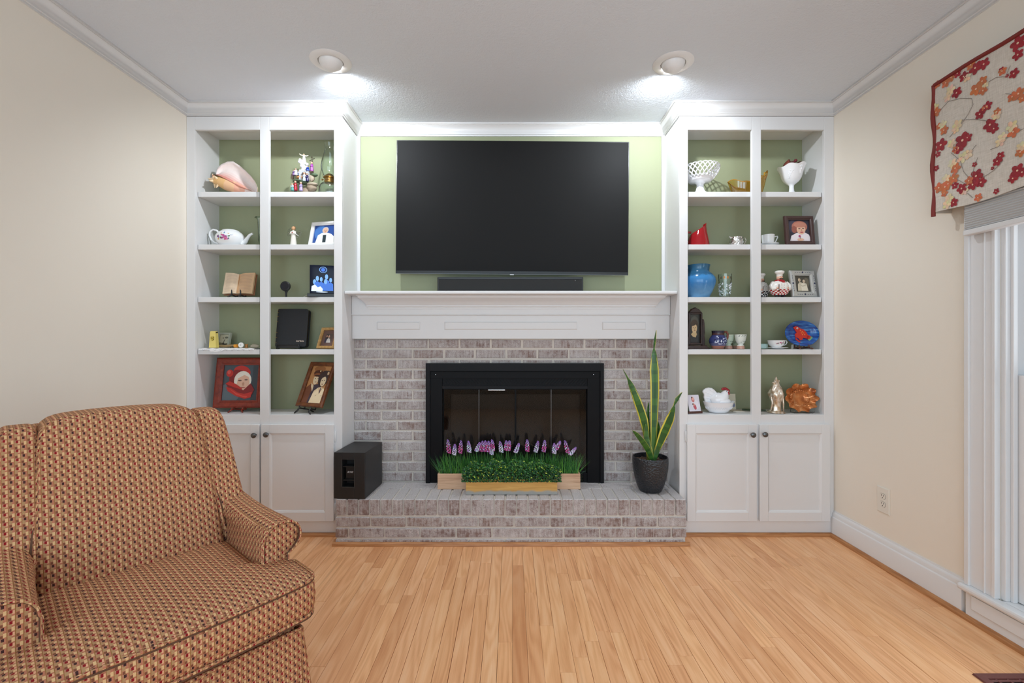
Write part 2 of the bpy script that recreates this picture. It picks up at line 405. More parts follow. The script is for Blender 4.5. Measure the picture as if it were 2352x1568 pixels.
# ---- crown moulding, mitred round the room
CP = [(0,-.068),(.007,-.068),(.008,-.060),(.0125,-.058),(.0125,-.051),(.016,-.048),(.019,-.038),(.026,-.024),(.034,-.0145),(.0385,-.012),(.0385,-.009),(.047,-.009),(.047,0),(0,0)]
path = [(XL, REAR_Y), (XL, DF), (CXL, DF), (CXL, YB), (CXR, YB), (CXR, DF), (XR, DF), (XR, REAR_Y)]
def mitre(path, k):
    """offset direction (per unit of projection) at vertex k; room is on the right-hand side of travel"""
    def nrm(a, b):
        d = Vector((b[0]-a[0], b[1]-a[1])).normalized(); return Vector((d.y, -d.x))
    n0 = nrm(path[max(k-1,0)], path[max(k,1)]); n1 = nrm(path[min(k,len(path)-2)], path[min(k+1,len(path)-1)])
    m = n0+n1; return m/(1+n0.dot(n1)) if (1+n0.dot(n1)) > .01 else n0
for k in range(len(path)-1):
    r0, r1 = [], []
    for (o_, z) in CP:
        m0, m1 = mitre(path, k), mitre(path, k+1)
        r0.append((path[k][0]+m0.x*o_, path[k][1]+m0.y*o_, ZC+z)); r1.append((path[k+1][0]+m1.x*o_, path[k+1][1]+m1.y*o_, ZC+z))
    struct('trim_%d' % (k+1), MB().loft([r0, r1]), M['white'], smooth=50)
# ---- baseboards, shoe mouldings
BP = [(0,0),(.018,0),(.018,.108),(.0165,.112),(.013,.114),(.0115,.128),(.009,.136),(.005,.139),(.004,.146),(0,.146)]
def run(name, prof, a, b, axis, sgn, mat, z0=0):
    rings = []
    for t in (a, b): rings.append([((sgn[0]+sgn[1]*o_, t, z0+z) if axis == 'y' else (t, sgn[0]+sgn[1]*o_, z0+z)) for (o_, z) in prof])
    return struct(name, MB().loft(rings), mat, smooth=40)
run('baseboard_right', BP, 1.845, DF-.001, 'y', (XR, -1), M['white'])
run('baseboard_right_front', BP, REAR_Y, .70, 'y', (XR, -1), M['white'])
run('baseboard_left', BP, REAR_Y, DF-.001, 'y', (XL, 1), M['white'])
SP = [(0,0)]+[(.017*math.cos(t*PI/12), .020*math.sin(t*PI/12)) for t in range(7)]
run('trim_shoe_right', SP, REAR_Y, DF-.002, 'y', (XR-.018, -1), M['shoe'])
run('trim_shoe_left', SP, REAR_Y, DF-.002, 'y', (XL+.018, 1), M['shoe'])
run('trim_shoe_cabinet_left', SP, XL+.02, -.966, 'x', (DF, -1), M['shoe'])
run('trim_shoe_cabinet_right', SP, .955, XR-.02, 'x', (DF, -1), M['shoe'])
run('trim_shoe_hearth', SP, -.975, .965, 'x', (2.478, -1), M['shoe'])
# white quarter-round in the two corners of the green panel
for nm, x in (('trim_corner_left', CXL), ('trim_corner_right', CXR)):
    sg = 1 if x < 0 else -1
    struct(nm, MB().box(min(x, x+sg*.020), max(x, x+sg*.020), YB-.014, YB, 1.40, ZC-.066), M['white'], bevel=.003)

# ================================================================ BOOKCASES
S = [1.972, 1.669, 1.366, 1.065, .692]       # shelf top heights
def bookcase(label, X0, X1, op, doors, hinge_side, knobs):
    base = Vector(((X0+X1)/2, DF, 0)); t = thing('built_in_bookcase', label, 'bookcase', base)
    def part(nm, mb, mat=M['cab'], parent=t, bevel=.0015, **k):
        mb.xf(Matrix.Translation(-base)); return build(mb, nm, mat, parent, bevel=bevel, **k)
    (a0, a1), (b0, b1) = op; T = .019; zt, zb, zd = 2.319, .692, .632
    ff = MB()
    for (p, q) in ((X0, a0), (a1, b0), (b1, X1)): ff.box(p, q, DF, DF+T, .10, ZC-.069)
    for (p, q) in ((a0, a1), (b0, b1)): ff.box(p, q, DF, DF+T, zt, ZC-.069); ff.box(p, q, DF, DF+T, zd, zb-.001)
    part('face_frame', ff)
    ia, ib = a0-.001, b1+(.012 if hinge_side else .001)
    part('side_panel', MB().box(X0, ia, DF+T, YB-.001 if hinge_side else DBK+.02, .0, 2.394))
    part('side_panel', MB().box(ib, X1, DF+T, DBK+.02 if hinge_side else YB-.001, .0, 2.394))
    part('back_panel', MB().box(ia, ib, DBK, DBK+.008, zb-.03, 2.36), M['green'], bevel=0)
    part('top_panel', MB().box(ia, ib, DF+T, DBK, 2.357, 2.375))
    part('bottom_shelf', MB().box(ia, ib, DF+T, DBK, zb-.02, zb))
    for z in S[:4]:
        s_ = part('shelf', MB().box(ia+.0005, ib-.0005, DF+.034, DBK-.0005, z-.026, z-.0002))
        part('shelf_nosing', MB().box(a0+.001, a1-(.014 if hinge_side == 0 else -.012), DF+.021, DF+.034, z-.030, z), parent=s_, bevel=.003)
        part('shelf_nosing', MB().box(b0+(.014 if hinge_side else -.012), b1-.001, DF+.021, DF+.034, z-.030, z), parent=s_, bevel=.003)
    part('base_board', MB().box(X0, X1, DF+.002, DF+T, 0, .10))
    for i, (p, q, z0, z1) in enumerate(doors):
        d = part('door', MB().box(p, p+.048, DF-.018, DF-.001, z0, z1).box(q-.048, q, DF-.018, DF-.001, z0, z1)
                 .box(p+.048, q-.048, DF-.018, DF-.001, z0, z0+.05).box(p+.048, q-.048, DF-.018, DF-.001, z1-.05, z1))
        m = MB(); r = []
        for (o_, y) in ((0, -.018), (.004, -.015), (.008, -.0135), (.011, -.009)):
            r.append([(p+.048+o_, DF+y, z0+.05+o_), (q-.048-o_, DF+y, z0+.05+o_), (q-.048-o_, DF+y, z1-.05-o_), (p+.048+o_, DF+y, z1-.05-o_)])
        m.loft(r, cap=False); m.add(r[-1], [(0,1,2,3)]); m.box(p+.046, q-.046, DF-.008, DF-.002, z0+.046, z1-.046)
        part('door_panel', m, parent=d, bevel=0)
        kx, kz = knobs[i]
        part('knob', MB().lathe([(.006,0),(.006,.010),(.0125,.016),(.0150,.020),(.0145,.024),(.010,.0275),(.001,.028)], (kx, DF-.018, kz), 20, axis='y'), M['pewter'], d, 0, smooth=40)
        hx = p-.004 if i == 0 else q+.004
        for hz in (z0+.07, z1-.07): part('hinge', MB().lathe([(.004,-.03),(.005,-.028),(.005,.028),(.004,.03)], (hx, DF-.006, hz), 10), M['cab'], d, 0, smooth=40)
    return t
zdo, zdi = PZ(1197, DF-.018), PZ(975, DF-.018)
px = lambda v: PX(v, DF)
bookcase('white built-in bookcase with green back left of the fireplace, behind the armchair', XL+.0005, CXL,
    ((px(448), px(597)), (px(618), px(767))), [(px(440), px(598.5), zdo, zdi), (px(603.5), px(769), zdo, zdi)], 0,
    [(PX(582, DF-.04), PZ(1000, DF-.04)), (PX(610, DF-.04), PZ(998.5, DF-.04))])
bookcase('white built-in bookcase with green back right of the fireplace, beside the window wall', CXR, XR-.0005,
    ((px(1580), px(1727)), (px(1748), px(1893))), [(px(1576), px(1735), zdo, zdi), (px(1741.5), px(1902), zdo, zdi)], 1,
    [(PX(1731, DF-.04), PZ(999, DF-.04)), (PX(1758.5, DF-.04), PZ(998, DF-.04))])

# ================================================================ FIREPLACE BRICKWORK
DB = 2.79; ZH = .251                         # brick face, hearth top
rb = random.Random(5)
def brick_mesh(w, h, d, jit=.0016, ch=.004):
    """brick whose front faces -y: w along x, h along z, d deep; worn edges"""
    j = lambda: rb.uniform(-jit, jit); mb = MB(); hw, hh = w/2, h/2
    r0 = [(-hw,d,-hh),(hw,d,-hh),(hw,d,hh),(-hw,d,hh)]
    r1 = [(x+j()*.5, ch, z+j()*.5) for x, z in ((-hw,-hh),(0,-hh),(hw,-hh),(hw,hh),(0,hh),(-hw,hh))]
    r0 = [(-hw,d,-hh),(0,d,-hh),(hw,d,-hh),(hw,d,hh),(0,d,hh),(-hw,d,hh)]
    r2 = [(x*(1-ch/hw)+j(), j()*.9, z*(1-ch/hh)+j()) for x, z in ((-hw,-hh),(0,-hh),(hw,-hh),(hw,hh),(0,hh),(-hw,hh))]
    return mb.loft([r0[::-1], r1[::-1], r2[::-1]])
fx0, fx1, fz1 = PX(978.5, 2.772), PX(1386.5, 2.772), PZ(834, 2.772)
wb = struct('wall_fireplace', MB().box(CXL, fx0+.03, DB+.0058, YB, ZH-.02, 1.16).box(fx1-.03, CXR, DB+.0058, YB, ZH-.02, 1.16).box(fx0+.03, fx1-.03, DB+.0035, YB, fz1-.03, 1.16), M['mortar'])
PITCH, CRS = .1915, .0627; zc = ZH+.004; row = 0
while zc < 1.13:
    h = min(CRS-.0105, 1.140-zc); x = CXL+.003-(PITCH*.5 if row % 2 else .0)-.02
    while x < CXR-.01:
        a, b = max(x, CXL+.003), min(x+PITCH-.0105, CXR-.003)
        segs = [(a, b)]
        if zc < fz1-.01:
            segs = [(a, min(b, fx0+.02)), (max(a, fx1-.02), b)]
            h2 = zc+h-(fz1+.001); p, q = max(a, fx0+.024), min(b, fx1-.024)      # cut bricks closing the gap over the steel frame
            if h2 > .008 and q-p > .02:
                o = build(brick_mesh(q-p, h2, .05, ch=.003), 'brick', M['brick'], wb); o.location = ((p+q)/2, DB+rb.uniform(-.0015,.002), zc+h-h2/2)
        for (p, q) in segs:
            if q-p > .018 and h > .012:
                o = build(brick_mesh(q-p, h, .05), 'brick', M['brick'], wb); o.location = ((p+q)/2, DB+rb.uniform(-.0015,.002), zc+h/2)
        x += PITCH
    zc += CRS; row += 1
# ---- raised hearth
HX0, HX1, DH = -.961, .949, 2.478
he = thing('raised_hearth', 'whitewashed brick raised hearth in front of the fireplace', 'hearth', ((HX0+HX1)/2, DH, 0))
ho = Vector(he.location)
build(MB().box(HX0+.004, HX1-.004, DH+.006, DB-.002, 0, ZH-.005).xf(Matrix.Translation(-ho)), 'mortar_core', M['mortar'], he)
def hearth_brick(x0, x1, y0, y1, z0, z1, top=False):
    """six-sided worn brick"""
    mb = MB(); j = lambda: rb.uniform(-.0014, .0014); cx, cy, cz = (x0+x1)/2, (y0+y1)/2, (z0+z1)/2; c = .0035
    hx, hy, hz = (x1-x0)/2, (y1-y0)/2, (z1-z0)/2
    rings = []
    for (z, i) in ((-hz, c), (-hz+c, 0), (hz-c, 0), (hz, c)):
        rings.append([(sx*(hx-i)+j(), sy*(hy-i)+j(), z+j()*.5) for sx, sy in ((-1,-1),(0,-1),(1,-1),(1,1),(0,1),(-1,1))])
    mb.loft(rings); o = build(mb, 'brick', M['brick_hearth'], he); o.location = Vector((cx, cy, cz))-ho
NR = 31; pw = (HX1-HX0)/NR; RD = .185
for i in range(NR): hearth_brick(HX0+i*pw+.004, HX0+(i+1)*pw-.004, DH, DH+RD, ZH-.088, ZH)
x = HX0
for i, w in enumerate([.12]+[.1955]*9+[.04]):
    w = min(w, HX1-x)
    if w > .02: hearth_brick(x+.004, x+w-.004, DH+RD+.009, DB-.006, ZH-.055, ZH-.001)
    x += w
for r_, (z0, z1) in enumerate(((.116, .150), (.056, .106), (.010, .046))):
    z0, z1 = ((.102, .1525), (.0425, .0925), (.003, .0325))[r_]
    x = HX0-(0 if r_ == 0 else (.12 if r_ == 1 else .05))
    while x < HX1-.01:
        a, b = max(x, HX0), min(x+.1955-.010, HX1)
        if b-a > .02: hearth_brick(a, b, DH, DH+.09, z0, z1)
        x += .1955
    for (sx0, sx1) in ((HX0, HX0+.01), (HX1-.01, HX1)): pass

# ---- black glass-door unit
DS = 2.772
fp = thing('fireplace_door_unit', 'black steel fireplace surround with four glass doors and mesh screen', 'fireplace', ((fx0+fx1)/2, DS, ZH)); fo = Vector(fp.location)
def fpart(nm, mb, mat, parent=fp, bevel=.001, **k): return build(mb.xf(Matrix.Translation(-fo)), nm, mat, parent, bevel=bevel, **k)
def ring(mb, x0, x1, z0, z1, X0, X1, Z0, Z1, y0, y1, bottom=True):
    mb.box(X0, x0, y0, y1, Z0, Z1); mb.box(x1, X1, y0, y1, Z0, Z1); mb.box(x0, x1, y0, y1, z1, Z1)
    if bottom: mb.box(x0, x1, y0, y1, Z0, z0)
    return mb
q = lambda v, d=DS: PX(v, d)
w_ = lambda v, d=DS: PZ(v, d)
Z0 = ZH+.001
fpart('outer_frame', ring(MB(), q(988), q(1378), Z0, w_(852), fx0, fx1, Z0, fz1, DS-.012, DB+.012, False), M['steel_black'])
fpart('surround_panel', ring(MB(), q(1016), q(1349), Z0, w_(870), q(988)+.0005, q(1378)-.0005, Z0, w_(852)-.0005, DS-.004, DB+.01, False), M['steel_black2'])
fpart('header_panel', MB().box(q(989), q(1377), DS-.0065, DS-.0041, w_(868), w_(853)), M['steel_black2'])
for sx in (1001, 1363): fpart('screw', MB().lathe([(.003,0),(.003,.001),(.002,.002),(.0004,.0022)], (q(sx), DS-.0065, w_(860)), 10, axis='y'), M['chrome'], bevel=0)
# perforated vent strip: crossed bars
lv = MB(); zA, zB_ = w_(886), w_(871); n = 46
for i in range(n):
    x0 = lerp(q(1017), q(1347), i/n); x1 = lerp(q(1017), q(1347), (i+1)/n)
    for (a, b) in ((zA, zB_), (zB_, zA)):
        for k in (0, 1):
            pa, pb = lerp(a, b, k*.5), lerp(a, b, k*.5+.5); xa, xb = (x0, x1)
            d = Vector((xb-xa, 0, pb-pa)).normalized()*.0011; nn = Vector((-d.z, 0, d.x))
            y = DS-.002; A, B = Vector((xa, y, pa)), Vector((xb, y, pb))
            lv.add([A-nn, B-nn, B+nn, A+nn, A-nn+Vector((0,.004,0)), B-nn+Vector((0,.004,0)), B+nn+Vector((0,.004,0)), A+nn+Vector((0,.004,0))], [(0,1,2,3),(0,4,5,1),(2,6,7,3)])
fpart('vent_grille', lv, M['steel_black'], bevel=0, kind='stuff')
fpart('vent_rail', MB().box(q(1016), q(1349), DS-.004, DS+.01, w_(893), w_(886)).box(q(1016), q(1349), DS+.004, DS+.012, w_(887), w_(870)), M['steel_black'])
DG = DS+.014
mullions = [(1019, 1099.4), (1100.2, 1182), (1186, 1266), (1266.8, 1347)]
fpart('door_frame', ring(MB(), q(1033), q(1334), w_(1084), w_(906), q(1017), q(1348.5), w_(1090), w_(893.5), DG+.006, DG+.022).box(q(1182), q(1186), DG, DG+.006, w_(1086), w_(894)), M['steel_black2'])
for i, (a, b) in enumerate(mullions):
    d = fpart('glass_door', MB().box(q(a), q(b), DG, DG+.005, w_(1085), w_(895)), M['pane'], bevel=0)
    e = b if i in (0, 2) else a
    fpart('door_edge', MB().box(q(e)-.0006, q(e)+.0006, DG-.0006, DG+.0056, w_(1085), w_(895)), M['pewter'], d, 0)
fpart('door_handle', MB().box(q(1121), q(1160), DG-.014, DG-.009, w_(896.5), w_(894.3)).box(q(1123), q(1126), DG-.009, DG, w_(896), w_(894.6)).box(q(1155), q(1158), DG-.009, DG, w_(896), w_(894.6)), M['chrome'])
fpart('bottom_vent', ring(MB(), q(1024), q(1340), w_(1106), w_(1092), q(1016), q(1349), Z0, w_(1086), DS+.002, DS+.012), M['steel_black2'])
lv = MB()
for i in range(60):
    xa = lerp(q(1024), q(1340), i/60); xb = lerp(q(1024), q(1340), (i+1)/60)
    for (a, b) in ((w_(1106), w_(1092)), (w_(1092), w_(1106))):
        A, B = Vector((xa, DS+.006, a)), Vector((xb, DS+.006, b)); d = (B-A).normalized()*.001; nn = Vector((-d.z, 0, d.x)); lv.add([A-nn, B-nn, B+nn, A+nn], [(0,1,2,3)])
fpart('bottom_grille', lv, M['steel_black'], bevel=0, kind='stuff')
fpart('mesh_screen', MB().add([(q(1032), DG+.03, w_(1088)), (q(1335), DG+.03, w_(1088)), (q(1335), DG+.03, w_(900)), (q(1032), DG+.03, w_(900))], [(0,1,2,3)]), M['firemesh'], bevel=0)
fb = MB(); a, b, z0, z1, y0, y1 = q(1012), q(1352), Z0, w_(885), DB+.06, DB+.45
fb.add([(a,y0,z0),(b,y0,z0),(b-.08,y1,z0),(a+.08,y1,z0),(a,y0,z1),(b,y0,z1),(b-.08,y1,z1),(a+.08,y1,z1)], [(0,1,2,3),(7,6,5,4),(1,5,6,2),(2,6,7,3),(3,7,4,0)])
fpart('firebox', fb, M['soot'], bevel=0)

# ================================================================ MANTEL
DM, DMS = 2.755, 2.628
mt = thing('mantel', 'white painted wooden mantel shelf with moulding and raised panels over the brick', 'mantel', (0, DM, 1.126)); mo = Vector(mt.location)
def mpart(nm, mb, bevel=.0015, parent=mt, **k): return build(mb.xf(Matrix.Translation(-mo)), nm, M['white'], parent, bevel=bevel, **k)
e = .0015; zs1 = PZ(667.5, DMS); zs0 = zs1-.019
mpart('mantel_shelf', MB().box(CXL+e, CXR-e, DMS, YB-.001, zs0, zs1), bevel=.005)
zb0 = PZ(778, DM); zb1 = PZ(724, DM)
fr = mpart('frieze_board', MB().box(CXL+e, CXR-e, DM, DB-.001, zb0, zb1))
mpart('upper_board', MB().box(CXL+e, CXR-e, DM-.006, YB-.001, zb1, zs0))
mpart('bead', MB().tube([(CXL+e, DM-.007, zb1+.003), (CXR-e, DM-.007, zb1+.003)], .0035, 8), 0, smooth=40)
cp = [(0,-.078),(.006,-.078),(.006,-.068),(.014,-.064),(.014,-.055),(.018,-.053),(.024,-.042),(.038,-.028),(.056,-.017),(.060,-.014),(.062,-.006),(.070,-.004),(.070,0),(0,0)]
cr = MB(); xs = (PX(818, DM-.07), PX(1532, DM-.07))
rings = []
for sgn_, xe in ((1, xs[0]), (-1, xs[1])): rings.append([(xe+sgn_*(.070-o_)*.8, DM-.006-o_, zs0+z) for (o_, z) in cp])
mpart('crown_moulding', cr.loft(rings), 0, smooth=30)
for (a, b) in ((866, 965), (1021, 1326), (1383, 1483)):
    x0, x1, z0, z1 = PX(a, DM), PX(b, DM), PZ(757, DM), PZ(739, DM)
    m = MB(); R = lambda i, y: [(x0+i, DM+y, z0+i), (x1-i, DM+y, z0+i), (x1-i, DM+y, z1-i), (x0+i, DM+y, z1-i)]
    mpart('raised_panel', m.loft([R(0, 0), R(.001, -.004), R(.006, -.0075), R(.007, -.0075)]), 0, parent=fr)

# ================================================================ TV, SOUND BAR, SUBWOOFER
DT = 2.795
c = [P(910, 321, DT), P(1446, 325, DT), P(1442, 631, DT), P(910, 628, DT)]
tw, th = 1.430, .819; ctr = (c[0]+c[1]+c[2]+c[3])/4
tv = thing('wall_tv', 'large flat black television mounted on the green wall above the mantel', 'television', (ctr.x, DT, ctr.z), (0, math.radians(.45), 0))
build(MB().box(-tw/2, tw/2, .001, .016, -th/2, th/2), 'bezel', M['black'], tv, bevel=.002)
build(MB().box(-tw/2+.005, tw/2-.005, -.0006, .002, -th/2+.018, th/2-.005), 'screen', M['tv'], tv)
build(MB().box(-tw/2+.001, tw/2-.001, -.0005, .004, -th/2-.002, -th/2+.0005), 'bottom_edge_strip', M['pewter'], tv)
build(MB().box(-.012, .012, -.001, .006, -th/2-.006, -th/2-.001), 'logo_tab', M['grey_logo'], tv)
build(MB().rcube(6, 10, lambda x, y, z: (x*.40, .028+y*.012, -.06+z*.28)), 'rear_housing', M['black'], tv, smooth=40)
build(MB().box(-.2, .2, .036, YB-DT-.001, -.2, .2), 'wall_bracket', M['steel_black'], tv)
DSB = 2.715
sbx0, sbx1 = PX(1004, DSB), PX(1340, DSB)
sb = thing('sound_bar', 'black sound bar lying on the mantel below the television', 'speaker', ((sbx0+sbx1)/2, DSB, zs1+.0008)); hw = (sbx1-sbx0)/2
build(MB().box(-hw, hw, .004, .075, .0, .092), 'housing', M['black'], sb, bevel=.004)
build(MB().box(-hw+.008, hw-.008, 0, .0045, .003, .076), 'grille', M['fabric_black'], sb, bevel=.001)
build(MB().box(-hw+.008, hw-.008, -.0005, .0045, .0765, .0905), 'control_strip', M['black'], sb, bevel=.001)
build(MB().box(hw-.05, hw-.047, -.001, .001, .068, .070), 'status_light', M['grey_logo'], sb)
sw = thing('subwoofer', 'black box subwoofer with slotted port standing on the hearth', 'speaker', (-.886, 2.482, ZH), (0, 0, math.radians(-3.2)))
W2, D2, H2 = .0865, .272, .254; px0, px1, pz0, pz1 = -.041, .027, .066, .216
m = MB(); N = 9
def sbtop(t): return H2-.004+.004*math.sin(PI*t)
# shell with bowed front and a port opening
m.box(-W2, -W2+.004, .004, D2, .003, H2-.003); m.box(W2-.004, W2, .004, D2, .003, H2-.003)
m.box(-W2, W2, D2-.004, D2, .003, H2-.003); m.box(-W2, W2, .004, D2, .003, .007); m.box(-W2, W2, .004, D2, H2-.006, H2-.0005)
build(m, 'cabinet', M['sub'], sw, bevel=.002)
build(ring(MB(), px0, px1, pz0, pz1, -W2, W2, .002, H2, -.003, .005), 'front_panel', M['sub'], sw, bevel=.0015)
pr = MB(); R = lambda i, y: [(px0+i, y, pz0+i), (px1-i, y, pz0+i), (px1-i, y, pz1-i), (px0+i, y, pz1-i)]
pr.loft([R(-.003, -.0035), R(-.001, -.0045), R(.001, -.003), R(.002, .06)], cap=False); pr.add(R(.002, .06), [(0,1,2,3)])
po = build(pr, 'port', M['sub'], sw)
for z in (pz0+.034, pz1-.042): build(MB().box(px0+.002, px1-.002, .002, .05, z, z+.004), 'port_vane', M['sub'], po)
build(MB().box(px0+.012, px1-.004, .02, .055, pz0+.038, pz1-.042), 'port_block', M['black'], po)
text_mesh('logo', 'BOSE', .0135, M['grey_logo'], sw, ((px0+px1)/2+.002, .0185, (pz0+pz1)/2+.0), shear=.35)
for sx in (-1, 1):
    for y in (.03, D2-.03): build(MB().lathe([(.008,0),(.009,.003),(.007,.0035)], (sx*.065, y, 0), 10), 'foot', M['black'], sw)

# ================================================================ CEILING EYEBALL LIGHTS
M['lampwhite'] = flat('white_lamp_metal', (.82,.82,.82,1), .4)
def _emit(name, c, s):
    t = NT(name); t.p(Base_Color=(0,0,0,1)); t.set(t.b.inputs['Emission Color'], c); t.b.inputs['Emission Strength'].default_value = s; return t.m
M['bulb'] = _emit('lit_bulb', (1,.97,.93,1), 14)
LAMP_W = 31
def eyeball(label, loc):
    t = thing('recessed_eyeball_light', label, 'ceiling light', loc, group='recessed eyeball lights')
    build(MB().lathe([(.0580,-.0005),(.0600,-.007),(.070,-.009),(.088,-.0065),(.0965,-.0015),(.0965,-.0003)], n=48, cap=False), 'trim_ring', M['lampwhite'], t, smooth=40)
    build(MB().lathe([(.0585,.0),(.0585,.115),(.001,.116)], n=32, cap=False), 'can', M['lampwhite'], t, smooth=40)
    # ball: spherical shell with an opening that looks down and towards the shelves
    d = Vector((0, .84, -.54)).normalized(); rot = Vector((0,0,-1)).rotation_difference(d).to_matrix().to_4x4(); R_ = .0575; m = MB(); prof = []
    a0 = math.radians(46)
    for k in range(13):
        a = lerp(a0, math.radians(150), k/12); prof.append((R_*math.sin(a), -R_*math.cos(a)))
    m.lathe(prof, n=40, cap=False)
    inner = [(r*.95, z*.95) for r, z in prof]; m.lathe(inner[::-1], n=40, cap=False)
    m.xf(rot); m.xf(Matrix.Translation((0, 0, .010)))
    build(m, 'eyeball', M['lampwhite'], t, smooth=50)
    c = Vector((0, 0, .010))+d*.020
    m = MB(); m.ball((0,0,0), .032, 20); m.xf(Matrix.Translation(c)); build(m, 'bulb', M['bulb'], t, smooth=60)
    l = bpy.data.lights.new('bulb_light', 'SPOT'); l.energy = LAMP_W; l.color = (.90,.97,1.03); l.shadow_soft_size = .025; l.spot_size = math.radians(176); l.spot_blend = .6
    lo = bpy.data.objects.new('bulb_light', l); COL.objects.link(lo); lo.parent = t; lo.location = c+d*.047
    lo.rotation_euler = Vector((0,0,-1)).rotation_difference(Vector((0,.52,-.85))).to_euler()
eyeball('white recessed eyeball lamp in the ceiling in front of the bookcase behind the armchair', (*LAMPS[0], ZC))
eyeball('white recessed eyeball lamp in the ceiling in front of the bookcase beside the window wall', (*LAMPS[1], ZC))

# ================================================================ WINDOW, SHADE, VALANCE
wx = XR
wn = struct('window_1', MB().box(wx-.018, wx, WY1, WY1+.104, WZ0, WZ1+.10).box(wx-.018, wx, WY0-.104, WY0, WZ0, WZ1+.10).box(wx-.018, wx, WY0, WY1, WZ1, WZ1+.10), M['white'], bevel=.003)
def wpart(nm, mb, mat=None, bevel=.002, parent=wn): return build(mb, nm, mat or M['white'], parent, bevel=bevel)
wpart('casing_back_band', MB().box(wx-.027, wx, WY1+.094, WY1+.112, WZ0, WZ1+.11).box(wx-.027, wx, WY0-.112, WY0-.094, WZ0, WZ1+.11))
wpart('casing_bead', MB().box(wx-.022, wx, WY1-.001, WY1+.012, WZ0, WZ1).box(wx-.022, wx, WY1+.036, WY1+.042, WZ0, WZ1).box(wx-.022, wx, WY0-.012, WY0+.001, WZ0, WZ1))
wpart('jamb', MB().box(wx+.001, wx+.13, WY1-.018, WY1, WZ0, WZ1).box(wx+.001, wx+.13, WY0, WY0+.018, WZ0, WZ1).box(wx+.001, wx+.13, WY0, WY1, WZ1-.018, WZ1))
wpart('stop', MB().box(wx+.018, wx+.034, WY1-.030, WY1-.018, WZ0, WZ1).box(wx+.018, wx+.034, WY0+.018, WY0+.030, WZ0, WZ1))
wpart('window_sill', MB().box(wx-.042, wx-.0005, WY0-.13, WY1+.13, WZ0-.026, WZ0).box(wx-.001, wx+.13, WY0, WY1, WZ0-.026, WZ0), bevel=.009)
wpart('apron', MB().box(wx-.020, wx, WY0-.115, WY1+.112, .0, WZ0-.027).box(wx-.026, wx-.019, WY0-.10, WY1+.085, .052, WZ0-.034))
for nm, z0, z1, xx in (('lower_sash', WZ0+.004, .985, wx+.036), ('upper_sash', .955, WZ1-.02, wx+.078)):
    s_ = wpart(nm, MB().box(xx, xx+.036, WY1-.068, WY1-.019, z0, z1).box(xx, xx+.036, WY0+.019, WY0+.068, z0, z1).box(xx, xx+.036, WY0+.068, WY1-.068, z0, z0+.06).box(xx, xx+.036, WY0+.068, WY1-.068, z1-.045, z1))
    wpart('pane', MB().box(xx+.015, xx+.019, WY0+.066, WY1-.066, z0+.058, z1-.043), M['winpane'], 0, s_)
# cellular shade drawn up
SX = 1.797; sd = thing('cellular_shade', 'grey pleated cellular shade drawn up under the floral valance', 'window shade', (SX, 1.25, 1.527))
zt = 1.70; n = 34; prof = []
for k in range(n+1): prof.append((-.0135+(.004 if k % 2 else 0), .022+k*(zt-1.527-.022)/n))
for k in range(n, -1, -1): prof.append((.0135-(.004 if k % 2 else 0), .022+k*(zt-1.527-.022)/n))
m = MB().loft([[(x, -.62, z) for x, z in prof], [(x, .545, z) for x, z in prof]]); build(m, 'pleated_stack', M['shade'], sd)
build(MB().box(-.0145, .0145, -.622, .550, 0, .021), 'bottom_rail', M['white'], sd, bevel=.003)
build(MB().box(-.0145, .0145, -.622, .550, zt-1.527, zt-1.527+.035), 'head_rail', M['white'], sd, bevel=.003)
# valance
VX, VY0, VY1, VZ0, VZ1 = 1.770, .60, 1.905, 1.645, 2.184
va = thing('floral_valance', 'linen window valance embroidered with red orange and cream blossoms, dark red piping', 'valance', (VX, (VY0+VY1)/2, VZ0)); vo = Vector(va.location)
m = MB(); NY, NZ = 40, 10
wob = lambda y, z: .0025*math.sin(y*9+z*3)*(1-z)+.0015*math.sin(y*23)*(1-z)
g = [[(VX+wob(VY0+(VY1-VY0)*i/NY, j/NZ), lerp(VY0, VY1, i/NY), lerp(VZ0, VZ1, j/NZ)+.005*(1-j/NZ)*math.sin(i*.5)) for i in range(NY+1)] for j in range(NZ+1)]
gb = [[(x+.004, y, z) for (x, y, z) in r] for r in g]
m.loft(g, closed=False); m.loft(gb[::-1], closed=False)
build(m.xf(Matrix.Translation(-vo)), 'front_panel', M['linen'], va, smooth=60)
m = MB()
for y in (VY0, VY1):
    m.box(VX+.001, XR-.001, y-.003, y+.003, VZ0+.001, VZ1)
build(m.xf(Matrix.Translation(-vo)), 'side_return', M['linen'], va)
build(MB().box(VX+.004, XR-.001, VY0, VY1, VZ1-.02, VZ1-.002).xf(Matrix.Translation(-vo)), 'mounting_board', M['white'], va)
build(MB().tube([(VX-.002, lerp(VY0, VY1, i/30), VZ1+.002*math.sin(i)) for i in range(31)], .008, 8).xf(Matrix.Translation(-vo)), 'top_piping', M['redcord'], va, smooth=60)
build(MB().tube([(VX-.001+.004*math.sin(i*.9), VY1+.004+.003*math.sin(i*.6), lerp(VZ1, VZ0-.012, i/20)) for i in range(21)], .008, 8).xf(Matrix.Translation(-vo)), 'side_piping', M['redcord'], va, smooth=60)
